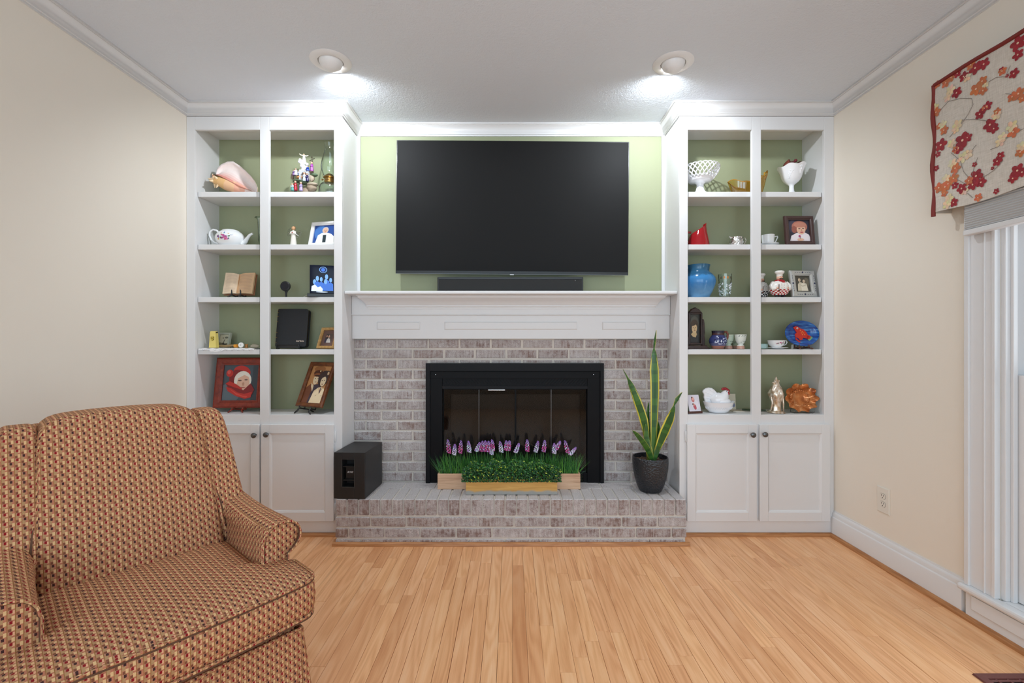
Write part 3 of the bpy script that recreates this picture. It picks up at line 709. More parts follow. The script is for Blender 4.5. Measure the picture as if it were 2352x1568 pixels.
# embroidery: five-petalled blossoms and twigs, seen positions from the photograph then scattered on
rv = random.Random(3); fl = MB(); RED, ORG, CRM, CTR, TWG = srgb(150,30,42), srgb(200,112,70), srgb(228,205,168), srgb(232,196,170), srgb(138,128,120)
def blossom(y, z, r, colr, k=5):
    a0 = rv.random()*6
    for i in range(k):
        a = a0+i*2*PI/k; cy, cz = y+math.cos(a)*r*.55, z+math.sin(a)*r*.55
        n = 9; x_ = VX+wob(y, (z-VZ0)/(VZ1-VZ0))-.0022-.0004*(i % 2); pts = [(x_, cy+math.cos(a)*r*.5*math.cos(t*2*PI/n)-math.sin(a)*r*.38*math.sin(t*2*PI/n), cz+math.sin(a)*r*.5*math.cos(t*2*PI/n)+math.cos(a)*r*.38*math.sin(t*2*PI/n)) for t in range(n)]
        fl.add([(x_-.0006, cy, cz)]+pts, [(0, 1+t, 1+(t+1) % n) for t in range(n)], tuple(c_*rv.uniform(.85, 1.15) for c_ in colr[:3])+(1,))
    x_ = VX+wob(y, (z-VZ0)/(VZ1-VZ0))-.0034; n = 7; fl.add([(x_, y+r*.16*math.cos(t*2*PI/n), z+r*.16*math.sin(t*2*PI/n)) for t in range(n)], [tuple(range(n))], CTR)
def at(cx, cy):                              # crop pixel of the photograph -> (y, z) on the valance face
    X, Y = 2090+cx*.357, 40+cy*.357; D = VX*F/(X-1176); return D, PZ(Y, D)
spots = [(700,165,40,RED),(700,240,28,RED),(425,325,34,RED),(480,300,30,RED),(350,380,26,RED),(310,360,22,RED),(395,305,26,ORG),(270,385,24,ORG),(370,385,24,CRM),(235,420,26,ORG),(180,430,20,ORG),
  (305,485,28,RED),(265,465,26,CRM),(245,515,22,CRM),(430,460,34,ORG),(470,410,26,ORG),(475,470,24,ORG),(490,435,18,CRM),(600,345,22,ORG),(593,338,16,RED),(675,360,26,RED),(630,375,10,RED),
  (705,490,32,ORG),(665,510,26,ORG),(730,520,22,ORG),(165,580,22,CRM),(172,610,26,ORG),(502,570,26,RED),(485,585,18,ORG),(455,622,28,RED),(560,630,26,CRM),(565,605,20,ORG),(520,690,36,RED),(545,715,26,RED),
  (215,690,24,CRM),(225,725,24,ORG),(190,700,18,ORG),(310,690,28,CRM),(300,720,22,CRM),(205,820,34,RED),(185,880,16,RED),(345,790,42,RED),(320,840,30,RED),(375,775,26,RED),(275,810,24,CRM),(300,850,20,ORG),
  (660,700,30,CRM),(670,735,32,ORG),(600,770,26,CRM),(585,800,26,CRM),(720,830,26,CRM),(715,865,28,ORG),(345,900,30,CRM),(380,880,26,CRM),(280,940,26,CRM),(300,970,28,ORG),(420,945,14,RED),(585,890,22,RED),(565,925,26,RED),(533,970,10,RED),
  (175,970,16,RED),(695,985,36,RED),(665,1035,26,RED),(725,995,26,RED),(430,1020,36,RED),(460,1060,28,RED),(408,1075,30,RED),(340,1100,28,RED),(385,1050,24,ORG),(355,1115,22,CRM),(290,1035,28,ORG),(240,1035,24,CRM),(235,1090,28,ORG),(195,1095,28,ORG),(255,1070,24,ORG),(298,1080,20,RED),(230,1130,20,ORG),
  (290,1190,24,RED),(260,1165,26,CRM),(245,1205,24,CRM),(440,1158,22,ORG),(555,1118,16,RED)]
for (cx, cy, r, c_) in spots:
    y, z = at(cx, cy); X = 2090+cx*.357
    if VZ0+.01 < z < VZ1-.005: blossom(y, z, r*.357*y/F*1.2, c_)
for k in range(90):
    y, z = rv.uniform(VY0+.03, 1.55), rv.uniform(VZ0+.04, VZ1-.04); blossom(y, z, rv.uniform(.010, .019), rv.choice((RED, RED, ORG, CRM)))
def twig(pts):
    q = []
    for (cx, cy) in pts: y, z = at(cx, cy); q.append((VX+wob(y, (z-VZ0)/(VZ1-VZ0))-.002, y, z))
    fl.tube(q, .0009, 5, TWG)
for tw_ in ([(195,600),(250,540),(330,520),(400,520),(410,560),(380,620),(340,680),(260,770)],[(340,660),(420,655),(500,665)],[(500,420),(560,385),(630,380)],[(620,380),(650,310)],[(520,850),(570,830),(620,780),(700,735),(734,715)],[(270,870),(330,920),(350,990),(390,1040)],[(400,1030),(420,950),(440,900)],[(470,1030),(540,985),(600,920)],[(310,1040),(360,1070)],[(375,1130),(405,1160)],[(620,490),(660,495)],[(430,820),(400,860),(330,900)],[(205,760),(230,745)]): twig(tw_)
build(fl.xf(Matrix.Translation(-vo)), 'embroidered_blossoms', M['embroid'], va, kind='stuff')

# ================================================================ OUTLET, FLOOR REGISTER
oy0, oy1 = XR*F/(2044.5-1176), XR*F/(2016-1176); oz0, oz1 = PZ(1171, oy1), PZ(1113.5, oy1)
ot = thing('wall_outlet', 'ivory duplex power outlet on the beige wall above the baseboard', 'outlet', (XR, (oy0+oy1)/2, (oz0+oz1)/2)); hy, hz = (oy1-oy0)/2, (oz1-oz0)/2
R = lambda i, x: [(x, -hy+i, -hz+i), (x, -hy+i, hz-i), (x, hy-i, hz-i), (x, hy-i, -hz+i)]
build(MB().loft([R(0, -.0005), R(0, -.003), R(.003, -.0055), R(.0035, -.0055)]), 'cover_plate', M['cream_pl'], ot)
for s_ in (-1, 1):
    pts = [(y, s_*.0195+max(-.0125, min(.0125, z))) for y, z in ell(0, 0, .0165, .0165, 24)]
    rc = build(MB().loft([[(-.005, y, z) for y, z in pts], [(-.0068, y, z) for y, z in pts]]), 'receptacle', M['cream_pl'], ot)
    pts2 = [(y*1.07, s_*.0195+(z-s_*.0195)*1.07) for y, z in pts]
    build(MB().loft([[(-.0054, y, z) for y, z in pts2], [(-.0057, y, z) for y, z in pts2]]), 'joint', M['slot'], rc)
    for y in (-.006, .006): build(MB().box(-.0072, -.006, y-.0011, y+.0011, s_*.0195+.000, s_*.0195+.0085), 'slot', M['slot'], rc)
    build(MB().lathe([(.0026,0),(.0026,.001)], (0,0,0), 12).xf(Matrix.Translation((-.007, 0, s_*.0195-.007)) @ Matrix.Rotation(PI/2, 4, 'Y')), 'ground_hole', M['slot'], rc)
build(MB().ball((-.0055, 0, 0), (.0012, .0026, .0026), 10), 'screw', M['cream_pl'], ot)
# register: far edge in view at the bottom right
rg = thing('floor_register', 'dark red brown metal floor register near the window', 'floor vent', (1.66, 1.44, .001)); a, b, c0, d0 = -.127, .127, -.075, .077
bm_ = MB(); R2 = lambda i, z: [(a+i, c0+i, z), (b-i, c0+i, z), (b-i, d0-i, z), (a+i, d0-i, z)]
bm_.loft([R2(0, 0), R2(.002, .005), R2(.026, .006), R2(.027, .003)], cap=False); build(bm_, 'rim', M['register'], rg)
for k in range(5):
    y = lerp(c0+.034, d0-.034, k/4); build(MB().box(a+.027, b-.027, y-.004, y+.004, .001, .005), 'louver', M['register'], rg, bevel=.001)
for k in range(5):
    x = lerp(a+.05, b-.05, k/4); build(MB().box(x-.003, x+.003, c0+.027, d0-.027, .001, .0055), 'cross_bar', M['register'], rg, bevel=.001)
build(MB().box(a+.025, b-.025, c0+.025, d0-.025, .0003, .0008), 'damper', M['pewter'], rg)

# ================================================================ ARMCHAIR
CH_LOC, CH_ROT = (-.806, 1.121, 0), math.radians(49.5)
ch = thing('armchair', 'armchair in brown, cream and red checked woven upholstery, facing the hearth from the lower left', 'armchair', CH_LOC, (0, 0, CH_ROT))
FB = M['fabric']
def cpart(nm, mb, mat=None, parent=ch, smooth=60, **k): return build(mb, nm, mat or FB, parent, smooth=smooth, uvbox=True, **k)
# T cushion outline (x, y), y grows to the back
def outline(ins=0):
    hw, iw, ed, bk = .328-ins, .238-ins, .150, .470-ins
    pts = []
    def arc(cx, cy, r, a0, a1, n=6):
        for i in range(n+1):
            a = math.radians(lerp(a0, a1, i/n)); pts.append((cx+r*math.cos(a), cy+r*math.sin(a)))
    r = .05
    for i in range(9): t = -1+i/4; pts.append((t*(hw-r), ins-.022-.014*(1-t*t)))
    arc(hw-r, r+ins-.022, r, -90, 0); arc(hw-.02, ed-.02-ins, .02, 0, 90, 4)
    pts.append((iw+.01, ed-ins)); pts.append((iw, ed+.012))
    for i in range(1, 6): pts.append((iw, lerp(ed+.012, bk-.02, i/5)))
    half = [p for p in pts if p[0] > -1e9]
    arc(iw-.02, bk-.02, .02, 0, 90, 3)
    right = pts
    out = [p for p in right if True]
    left = [(-x, y) for x, y in right[9:]][::-1]
    return out+left
base = outline()
cen = Vector((0, .24))
def scaled(k, z, bul=0):
    out = []
    for (x, y) in base:
        v = Vector((x, y))-cen; L = v.length; v = v*((L*k+bul)/L) if L > 0 else v
        yy = cen.y+v.y
        out.append((v.x, yy, z+.0))
    return out
zb, zt = .302, .408; rings = []
for (k, z, b_) in ((.2, zb-.002, 0), (.7, zb-.002, 0), (.95, zb+.001, 0), (1, zb+.006, -.002), (1, zb+.02, .006), (1, zb+.055, .009), (1, zt-.02, .006), (1, zt-.004, 0), (.975, zt+.004, 0), (.9, zt+.011, 0), (.78, zt+.018, 0), (.6, zt+.023, 0), (.35, zt+.025, 0), (.05, zt+.026, 0)):
    rings.append(scaled(k, z, b_))
seat = cpart('seat_cushion', MB().loft(rings))
for z_, b_ in ((zt-.001, .002), (zb+.004, .001)):
    cpart('seat_piping', MB().tube(scaled(1, z_, b_), .0045, 7, closed=True), parent=seat)
    cpart('seat_cord_shadow', MB().tube(scaled(1, z_-.0062, b_+.0012), .0026, 6, closed=True), M['cord'], parent=seat)  # dark tube below the piping, standing in for its shadow line
# base rail and skirt
rail = MB().box(-.295, .295, .055, .62, .10, .30); cpart('base_rail', rail, smooth=30, bevel=.012)
def skirt_ring(z, off): 
    x, y0, y1 = .300+off, .045-off, .64+off; pts = []; n = 20
    for (a, b) in (((-x,y0),(x,y0)), ((x,y0),(x,y1)), ((x,y1),(-x,y1)), ((-x,y1),(-x,y0))):
        for i in range(n): t = i/n; pts.append((lerp(a[0],b[0],t), lerp(a[1],b[1],t), z))
    return pts
sk = MB(); rr = []
for k, (z, off) in enumerate(((.243, .004), (.236, .006), (.15, .010), (.06, .018), (.012, .022))):
    r_ = skirt_ring(z, off)
    rr.append([(x+(.006*math.sin(i*1.9) if k > 2 else 0), y+(.006*math.cos(i*2.3) if k > 2 else 0), z_) for i, (x, y, z_) in enumerate(r_)])
sk.loft(rr, cap=False); skp = cpart('skirt', sk)
cpart('skirt_welt', MB().tube(skirt_ring(.243, .007)[::2], .005, 7, closed=True), parent=skp)
for sx in (-1, 1):                           # corner kick pleats
    cpart('skirt_pleat', MB().loft([[(sx*.300, .036, .238), (sx*.315, .05, .238), (sx*.306, .075, .238)], [(sx*.305, .020, .012), (sx*.338, .028, .012), (sx*.332, .085, .012)]]), parent=skp)
# arms: section swept front to back
def arm_section(sx, y, zt_, wout=0):
    """x,z outline of one arm: upright inner face, roll over the top to the outside"""
    r = .050; cx, cz = .292-.035*max(0,y-.2), zt_-r; pts = [(.236, .26), (.236, .36), (.237, cz-.005)]
    for i in range(13):
        a = math.radians(180-i*(180+52)/12); pts.append((cx+r*math.cos(a)*1.04+(.008 if i > 5 else 0), cz+r*math.sin(a)))
    pts += [(.312, cz-.055), (.312, .30), (.312, .11), (.27, .105), (.245, .105)]
    return [(sx*x, y, z) for x, z in pts]
for sx in (-1, 1):
    ys = [.150, .153, .165, .22, .30, .38, .46, .54, .60, .63]; zs = [.534, .540, .542, .541, .540, .541, .545, .553, .563, .568]
    rings = [arm_section(sx, y, z) for y, z in zip(ys, zs)]
    rings[0] = [(lerp(x, sx*.277, .05), y, lerp(z, .40, .02)) for x, y, z in rings[0]]
    if sx < 0: rings = [r[::-1] for r in rings]
    am = cpart('arm', MB().loft(rings[::-1]))
    edge = [(x, y-.0015, z) for x, y, z in arm_section(sx, .150, .538)]
    cpart('arm_piping', MB().tube(edge[1:-2], .0042, 7), parent=am); cpart('arm_cord_shadow', MB().tube([(lerp(x, sx*.28, .06), y-.0015, lerp(z, .5, .04)) for x, y, z in edge[1:-3]], .0022, 6), M['cord'], parent=am)  # second tube: shade beside the arm piping, put in as a dark line
# back cushion (reclined) and side wings
BX = -.015
def back_map(hw0, hw1, th, z0, z1, y0, y1, crown):
    def fn(x, y, z):
        t = (z+1)/2; w = lerp(hw0, hw1, t); zz = lerp(z0, z1, t)+crown*(1-x*x)*max(0, z)
        return (BX*t+x*w, lerp(y0, y1, t)+y*th-(.020*(1-x*x)*(1-z*z)), zz)
    return fn
bc = cpart('back_cushion', MB().rcube(18, 9, back_map(.236, .205, .085, .35, .876, .50, .672, .010)))
pts = []
for i in range(25):                          # welt across the top front edge
    t = -1+i/12; pts.append((BX+t*.215, .600-.004*(1-t*t), .845+.018*(1-t*t)-.03*max(0, abs(t)-.85)))
for sx in (-1, 1):
    def wing(x, y, z, sx=sx):
        t = (z+1)/2; xc = lerp(.272, .240, t)+BX*t*sx; hw = lerp(.058, .046, t)
        return (sx*xc+x*hw, lerp(.535, .672, t)+y*lerp(.085, .072, t), lerp(.40, .858, t))
    wg = cpart('side_wing', MB().rcube(14, 6, wing))
    seam = [(BX*t+sx*lerp(.234, .196, t), lerp(.455, .612, t), lerp(.44, .835, t)) for t in [i/14 for i in range(15)]]
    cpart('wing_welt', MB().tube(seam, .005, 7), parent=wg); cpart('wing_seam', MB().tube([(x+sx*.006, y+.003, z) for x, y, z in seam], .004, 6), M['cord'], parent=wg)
cpart('back_frame', MB().rcube(12, 8, lambda x, y, z: (x*.30+BX*(z+1)/2, lerp(.60, .735, (z+1)/2)+y*.055, lerp(.12, .850, (z+1)/2))))
for sx in (-1, 1):
    for y in (.10, .60): build(MB().lathe([(.018,0),(.022,.05),(.024,.11)], (sx*.25, y, 0), 12), 'leg', M['brownwood'], ch, smooth=40)

# ================================================================ PLANTERS ON THE HEARTH
rp = random.Random(21)
def planter(label, X0, X1, D0, D1, zt, mat, nm='wooden_planter_box'):
    t = thing(nm, label, 'planter', ((X0+X1)/2, D0, ZH)); hw = (X1-X0)/2; d = D1-D0; h = zt-ZH; T = .009
    for nm_, bx in (('board', (-hw, hw, 0, T, 0, h)), ('board', (-hw, hw, d-T, d, 0, h)), ('end_board', (-hw, -hw+T, T, d-T, 0, h)), ('end_board', (hw-T, hw, T, d-T, 0, h)), ('bottom_board', (-hw+T, hw-T, T, d-T, .001, .008))):
        build(MB().box(*bx), nm_, mat, t, bevel=.001)
    build(MB().box(-hw+T, hw-T, T, d-T, .008, h-.012), 'filling', M['soil'], t)
    return t, hw, d, h
t1, hw, d, h = planter('long pale cedar planter box with grass and purple hyacinths against the fireplace doors', PX(1005, 2.645), PX(1333, 2.645), 2.645, 2.748, PZ(1088, 2.645), M['planter_pink'])
G = [srgb(38,92,40), srgb(52,120,48), srgb(74,146,54), srgb(98,164,62), srgb(44,98,58)]
gr = MB()
for k in range(1900):
    x = rp.uniform(-hw+.012, hw-.012); y = rp.uniform(.014, d-.014); L = rp.uniform(.085, .145); lean = Vector((rp.gauss(0, .30), rp.gauss(-.1, .22), 1))
    e = (abs(x)/hw)**4; lean.x += math.copysign(e*.55, x)*rp.random()
    lean.y = max(lean.y, -.5); lean.y = min(lean.y, .25 if y < d*.6 else .02)
    lean.normalize(); w = rp.uniform(.0012, .0022); a = rp.random()*PI; sd_ = Vector((math.cos(a), math.sin(a)*.4, 0))*w; p0 = Vector((x, y, h-.02)); drop = rp.uniform(0, .25)**2
    pts = []
    for q_ in range(4):
        s_ = q_/3; p = p0+lean*L*s_+Vector((lean.x, lean.y*.4, -.8))*drop*L*2*s_*s_; p.y = min(p.y, d+.012); ww = 1-s_*.92; pts += [p-sd_*ww, p+sd_*ww]
    gr.add(pts, [(0,1,3,2),(2,3,5,4),(4,5,7,6)], rp.choice(G))
build(gr, 'grass_blades', M['foliage'], t1, kind='stuff')
PK, LV, WH, VI = srgb(206,92,160), srgb(188,150,214), srgb(222,220,240), srgb(150,110,190)
fx = [(1030,1010,1040,PK,-3),(1044,1020,1044,WH,2),(1058,1012,1040,PK,2),(1077,1013,1038,WH,-2),(1098,1016,1036,WH,8),(1107,1013,1036,PK,3),(1114,1012,1036,PK,2),(1121,1013,1037,PK,3),(1131,1010,1034,PK,-2),(1128,1026,1043,WH,-2),(1150,1014,1038,WH,-3),(1163,1012,1034,PK,0),(1169,1012,1034,PK,3),(1188,1018,1039,WH,8),(1211,1010,1036,PK,0),(1233,1013,1038,WH,6),(1250,1011,1037,PK,3),(1273,1018,1041,WH,0),(1282,1013,1032,PK,10),(1301,1012,1040,PK,-7),(1316,1027,1044,WH,14),(1067,1004,1018,VI,0),(1141,1006,1018,VI,0),(1335-95,1004,1016,VI,0)]
for (fpx, y0, y1, c_, ln) in fx[:21]:
    Df = 2.675+rp.uniform(0, .02); top, bot = P(fpx+ln*.5, y0, Df), P(fpx-ln*.5, y1, Df); o_ = Vector(t1.location); m = MB(); ax = (top-bot)
    n = 34
    for k in range(n):
        s_ = k/(n-1); a = k*2.4; r_ = .0108*math.sqrt(max(.06, 1-s_**2.2))*(.75+.25*min(1, s_*5)); p = bot+ax*s_+Vector((math.cos(a)*r_, math.sin(a)*r_, 0))-o_
        cc = VI if s_ > .86 else (LV if s_ > .62 or rp.random() < .18 else (c_ if rp.random() < .85 else WH)); cc = tuple(v*rp.uniform(.85, 1.1) for v in cc[:3])+(1,)
        m.ball(p, (lerp(.0050, .0034, s_),)*3, 6, cc)
    base_ = Vector((bot.x-o_.x, d*.5, h-.02)); m.tube([base_, lerp(base_, bot-o_, .6)+Vector((0,.004,0)), bot-o_, top-o_], .0016, 5, srgb(70,120,60))
    build(m, 'hyacinth_spike', M['foliage'], t1, smooth=60)
t2, hw, d, h = planter('short yellow pine planter box with small leaved boxwood at the hearth edge', PX(1070, 2.555), PX(1280, 2.555), 2.555, 2.640, PZ(1101, 2.555), M['planter_yellow'])
lf = MB(); BG = [srgb(24,58,32), srgb(34,84,40), srgb(50,108,46), srgb(30,76,52), srgb(110,150,50), srgb(176,194,66), srgb(64,130,58)]
for k in range(9000):
    a = rp.random()*2*PI; u = rp.uniform(-1, 1); rr_ = rp.random()**.35
    x = u*(hw+.022); th_ = rp.uniform(-.15*PI, 1.05*PI); ry = d/2+.006; rz = .095*(1+.10*math.sin(u*14)+.08*math.sin(u*31+1))*(1-abs(u)**6*.45)
    y = d/2-math.cos(th_)*(ry+.012)*rr_*1.08; z = h-.002+max(-.004, math.sin(th_)*rz*rr_)
    y = min(y, d-.009)
    if abs(x) < hw and y > .002 and y < d-.002 and z < h: continue
    if z < h-.0 and not (y < -.002 or abs(x) > hw+.003): z = h+.002
    n_ = Vector((rp.gauss(0,1), rp.gauss(-.7,1), rp.gauss(.6,1))).normalized(); t_ = n_.cross(Vector((rp.random(), rp.random(), rp.random()))).normalized(); b_ = n_.cross(t_); L = rp.uniform(.0045, .0085); p = Vector((x, y, z))
    ci = rp.choice((0,1,1,2,3,0,1,2,6)) if (z-h) < .05 else rp.choice((1,2,2,2,6,1,3,4))
    if rp.random() < .05: ci = 5
    lf.add([p-t_*L, p-b_*L*.45+n_*.0008, p+t_*L, p+b_*L*.45+n_*.0008], [(0,1,2,3)], BG[ci])
for k in range(60):
    x = rp.uniform(-hw, hw); lf.tube([(x, d/2, h-.015), (x+rp.uniform(-.02,.02), d/2+rp.uniform(-.03,.03), h+rp.uniform(.03,.085))], .001, 4, srgb(60,60,36))
build(lf, 'boxwood_leaves', M['foliage'], t2, kind='stuff')

# ================================================================ SNAKE PLANT
DP = 2.625; sp = thing('potted_snake_plant', 'snake plant with yellow edged leaves in a hammered charcoal pot on the hearth', 'potted plant', (PX(1493.5, DP), DP, ZH)); so = Vector(sp.location)
build(MB().lathe([(.001,.0005),(.058,.0005),(.064,.006),(.078,.04),(.0905,.085),(.0985,.13),(.1005,.165),(.1,.19),(.0985,.196),(.0955,.198),(.0925,.196),(.092,.185),(.092,.170)], n=56, cap=False), 'pot', M['pot'], sp, smooth=50)
m = MB(); rings = []
for r_ in (.001, .03, .06, .0925): rings.append([(r_*math.cos(i*PI/14), r_*math.sin(i*PI/14), .172+rp.uniform(-.004,.004)) for i in range(28)])
for k in range(60):
    a, r_ = rp.random()*6.3, .085*rp.random()**.5; m.ball((r_*math.cos(a), r_*math.sin(a), .174), rp.uniform(.003, .007), 6)
m.loft(rings, cap=False); build(m, 'potting_soil', M['soil'], sp, smooth=60)
LG, DGn, YE = srgb(58,104,38), srgb(42,86,36), srgb(206,192,70)
def leaf(pts, ws, twist=None, yoff=0, fwd=None):
    """pts: pixel path from base to tip; ws: half widths in px; twist: angle of the blade about its axis"""
    c = [P(x, y, DP)-so for x, y in pts]; n = len(c)
    m = MB(); rows = []; NS = 5*(n-1)
    for k in range(NS+1):
        s_ = k/NS*(n-1); i = min(int(s_), n-2); u = s_-i
        p0, p1, p2, p3 = c[max(i-1,0)], c[i], c[i+1], c[min(i+2, n-1)]
        p = .5*((2*p1)+(-p0+p2)*u+(2*p0-5*p1+4*p2-p3)*u*u+(-p0+3*p1-3*p2+p3)*u**3)
        tn = ((-p0+p2)+(4*p0-10*p1+8*p2-2*p3)*u+(-3*p0+9*p1-9*p2+3*p3)*u*u).normalized()
        w = lerp(ws[i], ws[i+1], u)*DP/F; tw_ = lerp(twist[i], twist[i+1], u) if twist else 0; f = (lerp(fwd[i], fwd[i+1], u) if fwd else 0)+yoff
        side = tn.cross(Vector((0,-1,0))).normalized(); nor = side.cross(tn).normalized(); sd_ = side*math.cos(tw_)+nor*math.sin(tw_); no = nor*math.cos(tw_)-side*math.sin(tw_)
        p = p+Vector((0, f, 0)); r_ = []
        for a, b in ((-1,.10),(-.72,.03),(-.3,-.01),(.3,-.01),(.72,.03),(1,.10)): r_.append(p+sd_*w*a-no*(b*w*1.6))
        for a, b in ((.95,.16),(.3,.10),(-.3,.10),(-.95,.16)): r_.append(p+sd_*w*a-no*(b*w*1.6-.0016-.0012))
        rows.append(r_)
    nv = len(rows[0])
    for k in range(NS):
        for i in range(nv):
            j = (i+1) % nv; band = (noise.noise(Vector((k*.9, c[1].x*90, 0)))+.3*(k % 2)) > .12
            col_ = YE if i in (0, 4, 5, 9) else (DGn if band else LG)
            m.add([rows[k][i], rows[k][j], rows[k+1][j], rows[k+1][i]], [(0,1,2,3)], col_)
    m2 = MB(); m2.v = m.v; m2.f = m.f; m2.c = m.c
    build(m2, 'leaf', M['leafpaint'], sp)
leaf([(1499,1056),(1501,980),(1503,900),(1502,850),(1501,815),(1501,800),(1503,780),(1506,758)], [6,8,10,10.5,6,1.6,3.2,.3], [0,0,0,0,.1,.6,1.1,1.2], -.012)
leaf([(1492,1056),(1486,1010),(1478,965),(1462,920),(1448,885),(1440,868),(1429,847)], [5,6,9.5,9,6,2,.3], [0,.1,.1,.15,.2,.3,.4], 0, [0,0,-.01,-.02,-.02,-.02,-.02])
leaf([(1500,1056),(1508,1030),(1522,992),(1534,960),(1540,935),(1541,928),(1548,914),(1559,898)], [4,7,11.5,11,5,2,5,.3], [0,-.1,-.15,-.2,-.3,-.5,-.3,-.3], -.02, [0,0,-.01,-.02,-.03,-.03,-.03,-.03])
leaf([(1496,1058),(1485,1032),(1470,1010),(1455,992),(1444,982)], [4,6,6,4.5,.4], [0,.2,.2,.2,.2], -.03, [0,-.01,-.03,-.04,-.05])
leaf([(1494,1056),(1488,1030),(1482,1000),(1480,972)], [5,8,6,.6], None, -.024)
leaf([(1503,1054),(1510,1010),(1513,985),(1511,962)], [5,8,7,.6], None, .022)
leaf([(1497,1056),(1492,1010),(1489,965),(1492,925)], [4,5.5,5.5,.8], None, .018)
leaf([(1506,1056),(1512,1035),(1518,1010)], [3,4,.8], None, .03)

# ================================================================ THINGS ON THE SHELVES
def spot(pxx, shelf, D): return Vector((PX(pxx, D), D, S[shelf]+.0004))
K = lambda D: D/F                            # metres per pixel at depth D
def layers(mb, items, w, h, y0, step=.00025):
    """flat printed picture: polygons in unit coordinates, each a hair in front of the last"""
    for k, (c, poly) in enumerate(items):
        y = y0-k*step; mb.add([(x*w, y, z*h) for x, z in poly], [tuple(range(len(poly)))], c)
    return mb
RECT = [(-.5,-.5),(.5,-.5),(.5,.5),(-.5,.5)]
def frame(name, label, w, h, fw, loc, yaw, tilt, fmat, prof, pic, mat_w=0, mat_c=None, depth=.014, strut=True, group=None):
    """standing picture frame; origin at the middle of its bottom edge, leaning back by tilt"""
    t = thing(name, label, 'picture frame', loc, (-tilt, 0, yaw), group)
    iw, ih = w-2*fw, h-2*fw; cz = h/2; rings = []
    for (u, y) in prof:                      # u 0 inner .. 1 outer, y depth (negative = towards viewer)
        a, b = iw/2+u*fw, ih/2+u*fw; rings.append([(-a, y, cz-b), (a, y, cz-b), (a, y, cz+b), (-a, y, cz+b)])
    m = MB().loft(rings[::-1], cap=False)
    build(m, 'frame', fmat, t)
    build(MB().box(-w/2+.002, w/2-.002, .004, .007, .002, h-.002), 'backing', M['slot'], t)
    m = MB(); 
    if mat_w:
        build(MB(mat_c).add([(-iw/2, .0036, cz-ih/2), (iw/2, .0036, cz-ih/2), (iw/2, .0036, cz+ih/2), (-iw/2, .0036, cz+ih/2)], [(0,1,2,3)]), 'mat_board', M['print'], t)
        iw -= 2*mat_w; ih -= 2*mat_w
    layers(m, pic, iw, ih, .0033); 
    for i in range(len(m.v)): m.v[i].z += cz
    build(m, 'photo', M['print'], t)
    if strut:
        # rear strut reaching the shelf: solved in the leaning frame's own axes
        L = h*.6; by = L*math.tan(tilt)+.001
        base_y, base_z = math.cos(tilt), math.sin(tilt)
        top = Vector((0, .008, h*.6)); foot_w = Vector((0, h*.6*math.sin(tilt)+.03, 0)) # in upright axes
        ft = Vector((0, foot_w.y, foot_w.y*math.tan(tilt)+.0015))
        build(MB().add([top+Vector((-.012,0,0)), top+Vector((.012,0,0)), ft+Vector((.018,0,.001)), ft+Vector((-.018,0,.001)), top+Vector((-.012,.003,0)), top+Vector((.012,.003,0)), ft+Vector((.018,.003,.001)), ft+Vector((-.018,.003,.001))],
              [(0,1,2,3),(7,6,5,4),(0,4,5,1),(1,5,6,2),(2,6,7,3),(3,7,4,0)]), 'strut', M['slot'], t)
    return t
PF = [(0,.003),(0,-.004),(.18,-.005),(.30,-.009),(.75,-.011),(.92,-.008),(1,-.004),(1,.008)]
def easel(name, label, w, hl, loc, yaw, mat, hook, thick, tilt, up=.07, r=.0042):
    """dish easel: two curved side pieces with hooks in front of the held thing and supports behind it, a cross bar and a back leg.
    hl: height of the ledge the thing rests on; thick: its thickness; tilt: how far it leans back"""
    t = thing(name, label, 'easel', loc, (0, 0, yaw)); ct, st = math.cos(tilt), math.sin(tilt); yb, zb_e = thick*ct+r+.001, hl-r-.0015-thick*st; zf = hl-r-.0015
    for sx in (-1, 1):
        x = sx*w/2
        build(MB().tube([(x*1.45, -.026, .0045), (x*1.30, -.026, hl*.22), (x*1.02, -.020, hl*.55), (x, -.014, zf-.003), (x, -r-.003, zf)], [r*.9,r*1.1,r*1.2,r*1.1,r], 8)
              .tube([(x, -r-.003, zf), (x, yb, zb_e)], r, 8), 'foot', mat, t, smooth=60)
        build(MB().tube([(x, -r-.0035, zf-.002), (x, -r-.0045-hook*st*-.2, zf+hook*.6), (x*.97, -r-.003-.0015, zf+hook)], [r,r*.9,r*.55], 8), 'hook', mat, t, smooth=60)
        build(MB().tube([(x, yb, zb_e), (x*.9, yb+up*.5*st, zb_e+up*.5*ct), (x*.7, yb+up*st, zb_e+up*ct)], [r,r*.9,r*.6], 8), 'support', mat, t, smooth=60)
    build(MB().tube([(-w/2, yb, zb_e), (0, yb+.001, zb_e-.002), (w/2, yb, zb_e)], r, 8), 'cross_bar', mat, t, smooth=60)
    build(MB().tube([(0, yb+.001, zb_e-.002), (0, yb+.012, zb_e*.5), (0, yb+.028, r)], r*.9, 8), 'back_leg', mat, t, smooth=60)
    return t
SK, SKD, SH = srgb(226,182,156), srgb(196,146,120), srgb(120,70,60)
def face(cx, cz, r, skin, hair=None, hr=1.18, asp=1.25):
    """plain oval face with eyes, nose and mouth"""
    out = []
    if hair: out.append((hair, ell(cx, cz+r*.22, r*hr, r*asp*hr*.92, 18)))
    out += [(skin, ell(cx, cz, r, r*asp, 18)), (tuple(c*.8 for c in skin[:3])+(1,), ell(cx+r*.08, cz-r*.12, r*.16, r*.34, 8))]
    for s_ in (-1, 1): out.append((srgb(60,44,40), ell(cx+s_*r*.40, cz+r*.12, r*.17, r*.09, 8)))
    out.append((srgb(168,88,84), ell(cx+r*.04, cz-r*.62, r*.36, r*.10, 8)))
    return out

